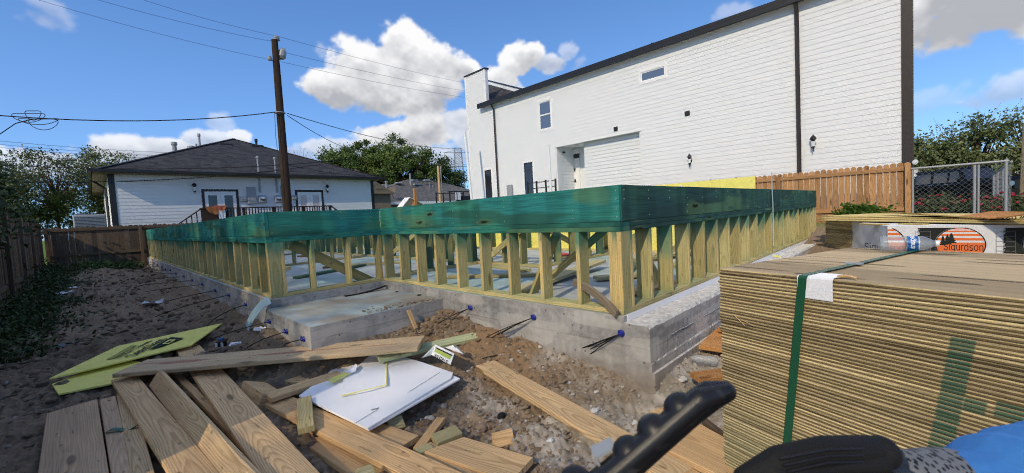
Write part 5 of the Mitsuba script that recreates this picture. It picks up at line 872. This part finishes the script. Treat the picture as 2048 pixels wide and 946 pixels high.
p2 = at(1703, 443, z=BO[2]); sb = thing('plywood_stack', 'darker plywood stack between the wrapped bundle and the slab end', 'plywood'); q2 = at(1650, 440, z=BO[2]); e2 = nrm(p2-q2); n2 = nrm(np.cross(UP, e2)); n2 = n2 if n2@EX > 0 else -n2
for i in range(46): part(sb, 'sheet', lum(q2+e2*.62+n2*(.6+rng.normal(0, .006))+UP*(-.012-.018*i), e2, n2, UP, 1.22+rng.normal(0, .01), 1.2, .0165, ch=.001), 'plywood')
# long sheets laid on top
def slabpx(a, b, w, t, z, lab, m='stucco_ply', back=nrm(A_([1., .15, 0])), n=1, bow=None):
    p, q = at(*a, z=z), at(*b, z=z); ex = nrm(q-p); ey = nrm(back-ex*(back@ex)); return one('plywood_sheet', lab, 'plywood', lum((p+q)/2+ey*w/2-UP*t/2, ex, ey, UP, np.linalg.norm(q-p), w, t, n=n, bow=bow), m)
mat('stucco_ply', wood((.55, .45, .20), (.42, .33, .13), knotty=.1, var=.15), .75, .2)
for k, (dx, zz, l) in enumerate(((0, 1.075, 'lowest'), (-6, 1.095, 'middle'), (-3, 1.115, 'upper'))): slabpx((1640+dx, 440-4*k), (2120, 446-4*k), 1.0, .016, zz, l+' of the long yellowish sheets lying across the two bundles')
for a, b in ((1718, 1766), (1796, 1845)): slabpx((a, 447), (b, 448), .09, .02, 1.056, ('left' if a < 1750 else 'right')+' short spacer block under the long yellowish sheets')
def bent(a, b, c, z0, lab, m, w, lift):
    p, q, r = at(*a, z=z0+lift), at(*b, z=z0+lift*.35), at(*c, z=z0); ctr = bez(p, q, r, 12); ey = nrm(A_([.95, .3, 0]))*w; V = np.vstack([ctr, ctr+ey, ctr-UP*.014, ctr+ey-UP*.014]); n = 12; f = []
    for i in range(n-1): f += [[i, i+1, i+n+1], [i, i+n+1, i+n], [i+2*n, i+3*n+1, i+2*n+1], [i+2*n, i+3*n, i+3*n+1], [i, i+2*n, i+2*n+1], [i, i+2*n+1, i+1], [i+n, i+1+n, i+3*n+1], [i+n, i+3*n+1, i+3*n]]
    f += [[0, n, 3*n], [0, 3*n, 2*n], [n-1, 3*n-1, 2*n-1], [n-1, 4*n-1, 3*n-1]]; one('plywood_sheet', lab, 'plywood', (V, A_(f), np.stack([np.r_[0:4:12j, 0:4:12j, 0:4:12j, 0:4:12j]*.7+50*seed(), np.r_[[0]*12, [w]*12, [0]*12, [w]*12]], 1)), m)
bent((1811, 425), (1900, 432), (2000, 436), 1.12, 'thin plywood sheet with its near corner bent up over the long sheets', 'stucco_ply', 1.1, .06)
bent((2075, 424), (2030, 432), (1975, 436), 1.125, 'orange plywood sheet marked 160 rising at the right edge', 'pine_orange', .8, .07)
m = meshkit.text_mesh('160 # L', .035, .001, True); v = np.asarray(m.vertices); O_ = at(1999, 437, z=1.118)-nrm([.95, .3, 0])*.004; ee = nrm(at(2048, 436, z=1.118)-at(1999, 437, z=1.118)); part('plywood_sheet_006', 'lettering', (O_+ee*v[:, :1]*1.3+UP*(v[:, 1:2]-.012)-nrm([.95, .3, 0])*v[:, 2:], np.asarray(m.faces)), 'ink')
# string line at the wall
p = at(1546, 372, Y=YR-.03); one('string_line', 'pale green string line hanging down the right wall', 'string', tube([at(1543, 345, Y=YR-.03), at(1546, 420, Y=YR-.03), at(1547, 492, Y=YR-.05)], .007, 5), 'pale_blue'); one('yellow_tag', 'small yellow scrap on the ledge beneath the string line', 'scrap', hull(at(1553, 512, z=SL-.04)+np.random.default_rng(2).normal(size=(12, 3))*A_([.06, .05, .008])), 'yellow_sheet')
# ---------------------------------------------------------------- lumber pile in the foreground
def P3(a): return at(a[0], a[1], z=a[2])
def pile(lab, A0, A1, B, t=.038, m='pine', name='lumber_plank', cat_='plank', group=None, n=1, bow=None, ch=.004, skew=(0, 0)):
    """upper face given by one long edge A0-A1 and a point B on the opposite edge"""
    p, q, b = P3(A0), P3(A1), P3(B); ex = nrm(q-p); w = (b-p)-ex*((b-p)@ex); wd = np.linalg.norm(w); ey = w/wd; ez = np.cross(ex, ey); ez = ez if ez@(EYE-p) > 0 else -ez
    return one(name, lab, cat_, lum((p+q)/2+ey*wd/2-ez*t/2, ex, ey, ez, np.linalg.norm(q-p), wd, t, ch, n, bow, skew=skew), m, group=group)
pile('long pale plank with red streaks laid crosswise on top of the lumber pile', (224, 748, .275), (834, 695, .345), (277, 720, .275), ch=.006, m='pale_pine')
pile('broad plank with dark knots running from mid pile down to the bottom centre', (349.5, 695.5, .19), (566, 1015, .225), (510, 807, .205))
pile('leftmost of the planks under the crossing plank, with dark nail marks', (222, 760, .20), (386, 1022, .20), (335, 821, .20))
pile('plank standing on edge in the pile with cathedral grain on its wide face', (318, 739, .285), (530, 968, .30), (335, 823, .17))
pile('narrow flat plank sunk between the on-edge plank and the broad knotty plank', (312, 712, .165), (540, 952, .165), (392, 775, .165))
pile('wide brown board with a pale edge band at the lower left corner', (194, 798, .185), (224, 985, .185), (91, 839, .175), m='brown_board')
pile('flat board tied with green strapping next to the wide brown board', (199, 799, .165), (228, 985, .165), (231, 793, .165), m='brown_board')
pile('flat board half hidden under the leftmost crossing plank end', (233, 790, .17), (268, 985, .17), (262, 778, .17))
pile('long plank running from the offcut block down to the bottom edge beside the white sheets', (519, 802, .13), (960, 1028, .13), (660, 826, .13))
pile('dark plank lying low under the long plank by the broad knotty plank', (500, 812, .07), (760, 990, .07), (560, 800, .07))
for k, o in enumerate((0, .041, .082)):
    p1, p2, p4 = P3((487, 761, .225)), P3((526, 788, .205)), P3((479, 775, .17)); e1, e2 = nrm(p2-p1), p4-p1; e2 = nrm(e2-e1*(e2@e1)); e3 = np.cross(e1, e2); L_ = np.linalg.norm(p2-p1)
    one('offcut_block', ('nearest', 'middle', 'farthest')[k]+' slice of the short striped offcuts wedged beside the broad plank', 'offcut', lum(p1+e1*(L_*(k+.5)/3)+e2*.06-e3*.09*(1 if e3@(EYE-p1) > 0 else -1), e3, e2, e1, .18, .12, L_/3-.001), 'pine')
pile('short plank with a round knot and cut end lying under the white sheets', (730, 834, .085), (838, 870, .085), (812, 895, .085))
pile('wide pale plank with dark knots at the bottom right of the pile', (914, 869, .10), (1066, 914, .10), (1022, 962, .10), skew=(-.5, 0))
pile('plank lying against the wide knotty plank at the bottom edge', (862, 883, .085), (1010, 965, .085), (800, 925, .085))
pile('small greenish square offcut at the corner of the white sheets', (774, 839, .11), (802.5, 829, .11), (785, 863, .05), name='wood_offcut', cat_='offcut', m='green_pine')
pile('thin stick offcut leaning between the two short planks', (873, 834, .09), (826, 894, .105), (886, 841, .09), name='wood_offcut', cat_='offcut')
pile('pale offcut tucked under the upper end of the wide knotty plank', (861, 868, .115), (909, 849, .115), (919, 868, .10), name='wood_offcut', cat_='offcut', m='green_pine')
pile('little greenish offcut below the thin stick', (828, 897, .105), (856, 885, .105), (868, 893, .105), name='wood_offcut', cat_='offcut', m='green_pine')
pile('greenish block at the bottom edge between the long plank and the broad plank', (711, 938, .18), (742, 927, .18), (763, 948, .18), name='wood_offcut', cat_='offcut', m='green_pine')
pile('small square block with vertical end grain lying alone on the dirt', (987, 867, .105), (1024, 857, .105), (1006, 894, .025), t=.05, name='wood_offcut', cat_='offcut', m='pine')
pile('short greenish stud offcut lying upright across the long plank', (594, 797, .195), (595, 859, .18), (623, 792, .195), name='wood_offcut', cat_='offcut', m='green_pine')
pile('weathered stud with white plaster marks reaching onto the white sheets', (528, 787, .185), (672, 741, .18), (551, 793, .185))
pile('plank half in shadow behind the weathered stud', (420, 741, .15), (604, 765, .13), (500, 737, .15))
pile('grey plank lying low behind the stud and the crossing plank', (600, 757, .09), (700, 737, .09), (692, 723, .09), m='greyed')
pile('light green board continuing past the right end of the crossing plank', (760, 719, .25), (981, 669, .235), (832, 689, .275), m='green_tint')
pile('sunlit plank lying alone on the rubble toward the bottom centre right', (951.5, 731, .17), (1340, 964, .13), (988, 719.5, .17))
pile('pale plank at the bottom right in front of the plywood bundle', (1288, 875, .15), (1510, 986, .15), (1392, 850, .15))
pile('thin dusty plank between the rubble and the pale plank', (1300, 822, .12), (1440, 905, .12), (1334, 811, .12))
pile('plank end at the bottom edge beneath the black tool handle', (1331, 908, .12), (1430, 960, .12), (1290, 940, .12))
pile('orange plank end sticking out near the top of the plywood bundle foot', (1397, 690, .27), (1462, 700, .27), (1441, 656, .27), m='pine_orange', name='orange_board', cat_='board')
pile('orange plank end sticking out beside the rubble lower down', (1379, 743, .24), (1475, 732, .24), (1404, 758, .24), m='pine_orange', name='orange_board', cat_='board')
pile('dark sliver of board behind the pale plank at the bundle foot', (1404, 838, .13), (1460, 882, .13), (1412, 834, .13), m='weathered', name='orange_board', cat_='board')
pile('small orange board tip at the bundle edge below the slab', (1434, 655, .33), (1460, 660, .33), (1446, 643, .33), m='pine_orange', name='orange_board', cat_='board')
# green strapping scrap on the boards
a, b = P3((213, 864, .172)), P3((274, 853, .180)); one('strap_scrap', 'dark green strap scrap twisted over the flat boards at lower left', 'strap', beam(a, b, .035, .004, n=8, bow=lambda t: UP*(.012*math.sin(t*7))), 'strap_green')
# ---------------------------------------------------------------- white and yellow sheets
def sheet(lab, pts, t, m, name, cat_='sheet', bend=0):
    P = [P3(p) for p in pts]; c = np.mean(P, 0); P = A_(P); o = len(P); V = np.vstack([P, P-UP*t]); poly = Polygon(P[:, :2]); 
    tv, tf = trimesh.creation.triangulate_polygon(poly, engine='earcut'); z = np.linalg.lstsq(np.c_[P[:, :2], np.ones(o)], P[:, 2], rcond=None)[0]; from_ = [int(np.argmin(np.hypot(*(P[:, :2]-v).T))) for v in tv]; tf = A_([[from_[i] for i in f] for f in tf])
    f = list(tf)+list(tf[:, ::-1]+o)
    for i in range(o): j = (i+1) % o; f += [[i, j, j+o], [i, j+o, i+o]]
    return one(name, lab, cat_, (V, A_(f)), m)
sheet('lower white plasterboard sheet peeking out below the big white sheet', [(640, 812, .148), (738, 859, .148), (920, 757, .148), (905, 750, .15), (760, 720, .15)], .011, 'paper', 'white_sheet')
sheet('big white plasterboard sheet with bent top edge lying on the dirt', [(598, 791, .168), (640, 760, .17), (690, 716, .17), (780, 705, .17), (815, 716, .185), (840, 723, .19), (906, 745, .172), (902, 756, .166), (736, 856, .163)], .012, 'paper', 'white_sheet')
ys = sheet('smaller white sheet piece with a yellow broken edge on the big white sheet', [(683, 791, .185), (687, 757, .19), (745, 706, .19), (774, 706, .19), (773, 770, .185), (758, 774, .185), (742, 779, .185)], .010, 'paper', 'white_sheet')
a, b = P3((773.5, 708, .190)), P3((772.5, 770, .186)); part(ys, 'yellow_edge', beam(a, b, .006, .010), 'yellow_sheet'); a, b = P3((771, 770.5, .186)), P3((684, 791.5, .186)); part(ys, 'yellow_edge', beam(a, b, .004, .009), 'yellow_sheet')
sheet('torn white paper scrap on the plasterboard', [(690, 744, .225), (712, 727, .225), (714, 731, .235), (711, 741, .22), (694, 748, .21)], .008, 'paper', 'paper_scrap', 'scrap'); pile('torn yellow strip beside the white paper scrap', (655, 760, .20), (690, 743, .215), (664, 764, .20), t=.006, m='yellow_sheet', name='yellow_strip', cat_='strip')
sheet('white sheet scrap standing out behind the crossing plank', [(697, 690, .22), (698, 683, .225), (745, 674, .225), (756, 672, .23), (757, 678, .225), (766, 682, .22), (760, 690, .22)], .006, 'paper', 'paper_scrap', 'scrap')
def ink_line(par, a, b, w=.004): p, q = P3(a), P3(b); part(par, 'print_line', beam(p+UP*.001, q+UP*.001, w, .001), 'ink_grey')
ink_line('white_sheet_001', (816, 785, .168), (884, 742, .172)); ink_line('white_sheet_001', (708, 848, .165), (757, 818, .166)); ink_line('white_sheet_001', (742, 820, .1672), (758, 816, .1665), .012)
y2 = sheet('lower yellow plasterboard piece under the printed yellow sheet', [(104, 768, .19), (117, 788, .185), (226, 766, .185), (330, 735, .19), (240, 715, .19)], .013, 'yellow_sheet', 'yellow_board', 'yellow board')
y1 = sheet('printed yellow plasterboard sheet lying on the dirt at left', [(98, 757, .235), (235, 692, .225), (445, 646, .25), (382, 690, .24)], .013, 'yellow_sheet', 'yellow_board', 'yellow board')
def flatpoly(par, nm, pts, m, lift=.003):
    pl_ = [P3((98, 757, .235)), P3((235, 692, .225)), P3((445, 646, .25))]; n_ = nrm(np.cross(pl_[1]-pl_[0], pl_[2]-pl_[0])); n_ = n_ if n_[2] > 0 else -n_; P = A_([at_pl(x, y, pl_[0]+n_*lift, n_) for x, y in pts]); o = len(P); f = [[0, i, i+1] for i in range(1, o-1)]; f += [[a+o, c+o, b+o] for a, b, c in f]; return part(par, nm, (np.vstack([P, P-n_*.001]), A_(f)), m)
flatpoly(y1, 'emblem', [(296, 700), (342, 674), (368, 675.5), (325, 691.5)], 'ink'); flatpoly(y1, 'emblem_mark', [(324, 688), (338, 679), (352, 679), (336, 688)], 'yellow_sheet', .0045); flatpoly(y1, 'emblem_mark', [(330, 686), (339, 681), (345, 681), (336, 686)], 'ink', .006)
flatpoly(y1, 'print_band', [(212, 719), (262, 691), (275, 690), (226, 717)], 'yellow_grey'); mat('yellow_grey', (.36, .35, .10), .8, .1)
pl_ = [P3((98, 757, .235)), P3((235, 692, .225)), P3((445, 646, .25))]; n_ = nrm(np.cross(pl_[1]-pl_[0], pl_[2]-pl_[0])); n_ = n_ if n_[2] > 0 else -n_; T0, T1, T2 = (at_pl(x, y, pl_[0]+n_*.003, n_) for x, y in ((250, 714), (318, 679), (268, 712))); e1 = nrm(T1-T0); e2 = np.cross(n_, e1)
for txt, off, hgt in (('DensGlass', -.085, .10), ('SHEATHING', .055, .045)):
    m = meshkit.text_mesh(txt, hgt, .0008, True); v = np.asarray(m.vertices); k = np.linalg.norm(T1-T0)/v[:, 0].max(); part(y1, 'lettering', (T0+e1*v[:, :1]*k+e2*(off+v[:, 1:2])+n_*v[:, 2:], np.asarray(m.faces)), 'ink')
# ---------------------------------------------------------------- litter
q = [P3((871, 689, .325)), P3((909, 707, .315)), P3((901, 729.5, .225)), P3((860, 719, .225))]; q[3] = q[0]+(q[2]-q[1]); bxn = thing('paper_carton', 'crushed white and green carton with upside down black lettering lying by the light green board', 'carton')
def quad(Q, t=.0015): Q = A_(Q); n_ = nrm(np.cross(Q[1]-Q[0], Q[2]-Q[0])); return hull(np.vstack([Q, Q-n_*t]))
part(bxn, 'face', quad(q), 'white_plastic'); part(bxn, 'flap', quad([q[0], q[3], P3((843, 716, .225)), P3((855, 707, .26))]), 'white_plastic'); part(bxn, 'flap', quad([P3((890, 695, .28)), P3((907, 690, .30)), P3((927, 708, .24)), P3((908, 703, .25))]), 'white_plastic'); part(bxn, 'flap', quad([P3((906, 691, .30)), P3((915, 692, .29)), P3((929, 709, .225)), P3((924, 710, .225))]), 'ink_grey'); part(bxn, 'side', quad([q[0]+A_([.04, .05, -.09]), q[1]+A_([.04, .05, -.09]), q[1], q[0]]), 'ink_grey')
cen = sum(q)/4; nq = nrm(np.cross(q[1]-q[0], q[3]-q[0])); nq = nq if nq@(EYE-cen) > 0 else -nq
bil = lambda u, v: (q[0]*(1-u)+q[1]*u)*(1-v)+(q[3]*(1-u)+q[2]*u)*v+nq*.0022
part(bxn, 'green_band', quad([bil(.08, .32), bil(.92, .32), bil(.92, .62), bil(.08, .62)], .001), 'label_green'); part(bxn, 'dark_band', quad([bil(.08, .18), bil(.95, .18), bil(.95, .30), bil(.08, .30)], .001), 'ink')
ex_ = nrm(q[3]-q[2]); m = meshkit.text_mesh('STRIKER', .02, .0008, True); v = np.asarray(m.vertices); k = .72*np.linalg.norm(q[3]-q[2])/v[:, 0].max(); ey_ = np.cross(nq, ex_); part(bxn, 'lettering', (bil(.86, .76)+ex_*v[:, :1]*k+ey_*v[:, 1:2]*k*.9+nq*v[:, 2:], np.asarray(m.faces)), 'ink')
cn = thing('black_canister', 'small black canister with white label patches standing behind the pile', 'canister'); o = at(445, 712, z=.06); part(cn, 'body', bxr(o+UP*.085, (.095, .07, .20), rotz=-45, ch=.015), 'black_metal'); part(cn, 'lid', lathe([(0, .028), (.015, .028)], o+UP*.186, o+UP*9, 12), 'bottle_blue')
u_ = nrm([.7, -.71, 0]); v_ = nrm([-.71, -.7, 0])
for a, z in ((-.032, .13), (.032, .13), (-.032, .02), (.032, .02)): part(cn, 'label_patch', bxr(o+u_*a+v_*.0355+UP*(z+.005), (.026, .003, .05), rotz=-45), 'white_plastic')
o = at(588, 683, z=.24); one('plastic_disc', 'pink red plastic disc lying at the foot of the porch corner', 'disc', lathe([(0, .03), (.01, .032), (.012, .025), (.004, .02)], o, o+A_([-.5, -.4, .6]), 14), 'cloth_red')
def scrap(px, py, s, lab, z=None, m='paper', sd=0):
    o = at(px, py, z=.12); o = at(px, py, z=gz(o[0], o[1])+.01); r = np.random.default_rng(sd+int(px)); n = 5; g = np.linspace(-.5, .5, n); Xg, Yg = np.meshgrid(g, g, indexing='ij'); V = np.stack([Xg.ravel()*s, Yg.ravel()*s*.7, r.random(n*n)*s*.28], 1)+r.normal(0, s*.05, (n*n, 3))+o
    f = []
    for i in range(n-1):
        for j in range(n-1): a = i*n+j; f += [[a, a+n, a+n+1], [a, a+n+1, a+1]]
    f = A_(f); one('litter', lab, 'litter', (np.vstack([V, V+UP*.002]), np.vstack([f, f[:, ::-1]+n*n])), m)
scrap(133, 589, .28, 'crumpled white plastic litter near the dark weeds'); scrap(146, 577, .14, 'tiny white scrap just beyond the crumpled plastic'); scrap(305, 610, .30, 'torn flat white paper scrap in the middle of the dirt strip'); scrap(130, 694, .16, 'clear grey crumpled wrapper on the dirt at left', m='ink_grey'); scrap(356, 541, .3, 'small pale blue scrap by the left slab edge', m='pale_blue'); scrap(470, 690, .1, 'pale scrap stuck behind the canister') ; scrap(520, 660, .12, 'whitish scrap in the dirt below the plastic strip')
o = at(232, 672, z=.13); one('dry_twig', 'thin pale dry twig lying on the shaded dirt', 'twig', tube([o, o+A_([.1, -.12, .01])], .004, 4), 'pine')
p, q_ = P3((965, 717, .16)), P3((1040, 711, .16)); one('wire_offcut', 'dark bent wire offcut on the rubble beside the sunlit plank', 'wire', tube(bez(p, (p+q_)/2+A_([0, .03, .03]), q_, 8), .006, 5), 'cable')
o = P3((1003, 832, .06)); one('black_lump', 'small black lump of tar on the dirt right of the white sheets', 'lump', (I1V*.035*A_([1, .8, .7])+o, I1F), 'rubber')
o = at(2, 640, z=.45); one('white_hose', 'white coiled hose edge at the far left of the picture', 'hose', tube([o+A_([.0, 0, 0])+R[:, 0]*(.16*math.cos(t)-.20)+UP*.30*math.sin(t) for t in np.linspace(0, 6.28, 24)], .02, 6), 'white_plastic', smooth=True)
# ---------------------------------------------------------------- the gloved hand and the tool
def blob(chains, extra=(), edge=.004, it=12):
    S = lambda p, r: m3.Manifold.sphere(float(r), 20).translate([float(x) for x in p]); b = [S(p, r) for p, r in extra]
    for ch in chains:
        for (p, r), (q, s) in zip(ch[:-1], ch[1:]): b.append(m3.Manifold.batch_hull([S(p, r), S(q, s)]))
    m = m3.Manifold.batch_boolean(b, m3.OpType.Add).refine_to_length(edge).to_mesh(); t = trimesh.Trimesh(m.vert_properties[:, :3], m.tri_verts, process=True); trimesh.smoothing.filter_taubin(t, iterations=it); return t
DT = .30; px_ = DT/F
def cp(x, y, d=DT): return at(x, y, d=d)
tool = thing('tool_handle', 'black moulded tool handle with rounded finger grips raised in the gloved hand', 'tool')
flatz = R[:, 2]
hb = blob([[(cp(x, y, DT+.004), w*px_) for x, y, w in ((1450, 783, 21), (1419, 791, 29), (1375, 823, 30), (1330, 863, 30), (1270, 915, 31), (1200, 973, 33), (1130, 1025, 34))], [(cp(x, y, DT-.006), w*px_) for x, y, w in ((1454, 781, 13), (1400, 800, 22), (1330, 860, 22), (1200, 972, 24))]], [(cp(1362, 819), 34*px_), (cp(1309, 863), 35*px_), (cp(1259, 906), 34*px_), (cp(1152, 968, DT-.01), 34*px_)], .0022, 8)
part(tool, 'grip', hb, 'handle_plastic', smooth=True)
c = cp(1212, 908, DT+.012); R3 = [R[:, 0]*.9-R[:, 1]*.42, R[:, 0]*.42+R[:, 1]*.9, R[:, 2]]
def obx(c, e, s): return hull([c+e[0]*a*s[0]/2+e[1]*b*s[1]/2+e[2]*g*s[2]/2 for a in (-1, 1) for b in (-1, 1) for g in (-1, 1)])
part(tool, 'bracket', cat([obx(c-R3[0]*.008, R3, (.002, .012, .016)), obx(c+R3[0]*.008, R3, (.002, .012, .016)), obx(c-R3[1]*.005, R3, (.0139, .002, .016))]), 'grey_metal')
man = thing('person', 'person at the lower right corner in blue sleeve and black work glove holding the tool', 'person')
g = .34; kn = [cp(1560, 1000, .30), cp(1540, 1015, .325), cp(1540, 1040, .35), cp(1560, 1070, .37)]; wr = cp(1850, 985, .36)
fing = []
for i, (k0, L1) in enumerate(zip(kn, (.046, .050, .046, .036))):
    d1 = nrm(cp(1250, 990+14*i, .285+.02*i)-k0); a = k0+d1*L1; d2 = nrm(d1*.35-UP*.8-R[:, 2]*.25); b = a+d2*L1*.62; d3 = nrm(-d1*.7-UP*.35-R[:, 2]*.35); e_ = b+d3*L1*.45; fing.append([(k0, .0125), (a, .0108), (b, .0098), (e_, .0085)])
th0 = cp(1720, 1010, .28); thumb = [(th0, .016), (cp(1560, 1040, .265), .0125), (cp(1420, 1030, .262), .0105), (cp(1330, 1015, .262), .009)]
palm = [[(wr, .030), (k, .015)] for k in kn]+[[(wr, .03), (th0, .017)], [(cp(1745, 940, .335), .022), (cp(1590, 968, .318), .019)], [(kn[0], .014), (kn[3], .014)], [(cp(1745, 940, .335), .022), (kn[2], .016)], [(wr, .03), (cp(1745, 940, .335), .022)]]
part(man, 'gloved_hand', blob(palm+fing+[thumb], (), .004, 10), 'skin_glove', smooth=True, label='black work glove gripping the tool')
pads = blob([[(cp(1490, 957, .298), .008), (cp(1560, 922, .30), .0105), (cp(1650, 903, .305), .011), (cp(1745, 901, .315), .011)], [(cp(1545, 947, .296), .009), (cp(1750, 925, .31), .010)]], [(cp(1762, 905, .315), .0125)], .0025, 5); part(man, 'knuckle_pad', pads, 'rubber', smooth=True)
for k in range(3): part(man, 'pad_groove', tube([cp(1560+8*k, 918+13*k, .2885), cp(1655, 899+13*k, .2915), cp(1725, 897+13*k, .2995)], .0011, 5), 'skin_glove', smooth=True)
mat('cuff_mesh', mikit.proc(lambda p, n, uv: mix((.17, .18, .19), (.02, .02, .022), smoothstep(.32, .22, voronoi((p.x*.7-p.y*.71)*170, p.z*170+(p.x+p.y)*60)[0]))), .8, .1)
part(man, 'cuff', blob([[(cp(1800, 972, .335), .026), (cp(1905, 985, .36), .036)]], (), .004, 4), 'cuff_mesh', smooth=True)
slv = blob([[(cp(1950, 1000, .35), .036), (cp(2040, 985, .36), .049), (cp(2150, 985, .38), .060), (cp(2400, 1020, .42), .075)]], (), .006, 6); v = np.asarray(slv.vertices); nn = np.asarray(slv.vertex_normals); a0, a1 = cp(1925, 985, .35), cp(2120, 985, .38); s = (v-a0)@nrm(a1-a0); slv.vertices = v+nn*(.0020*np.sin(s*120+5*meshkit.fbm(v*12, 2, 3)))[:, None]+nn*(.006*(meshkit.fbm(v*14, 2, 4)-.5))[:, None]
part(man, 'sleeve', slv, 'sleeve_blue', smooth=True, label='blue sleeve of the person')
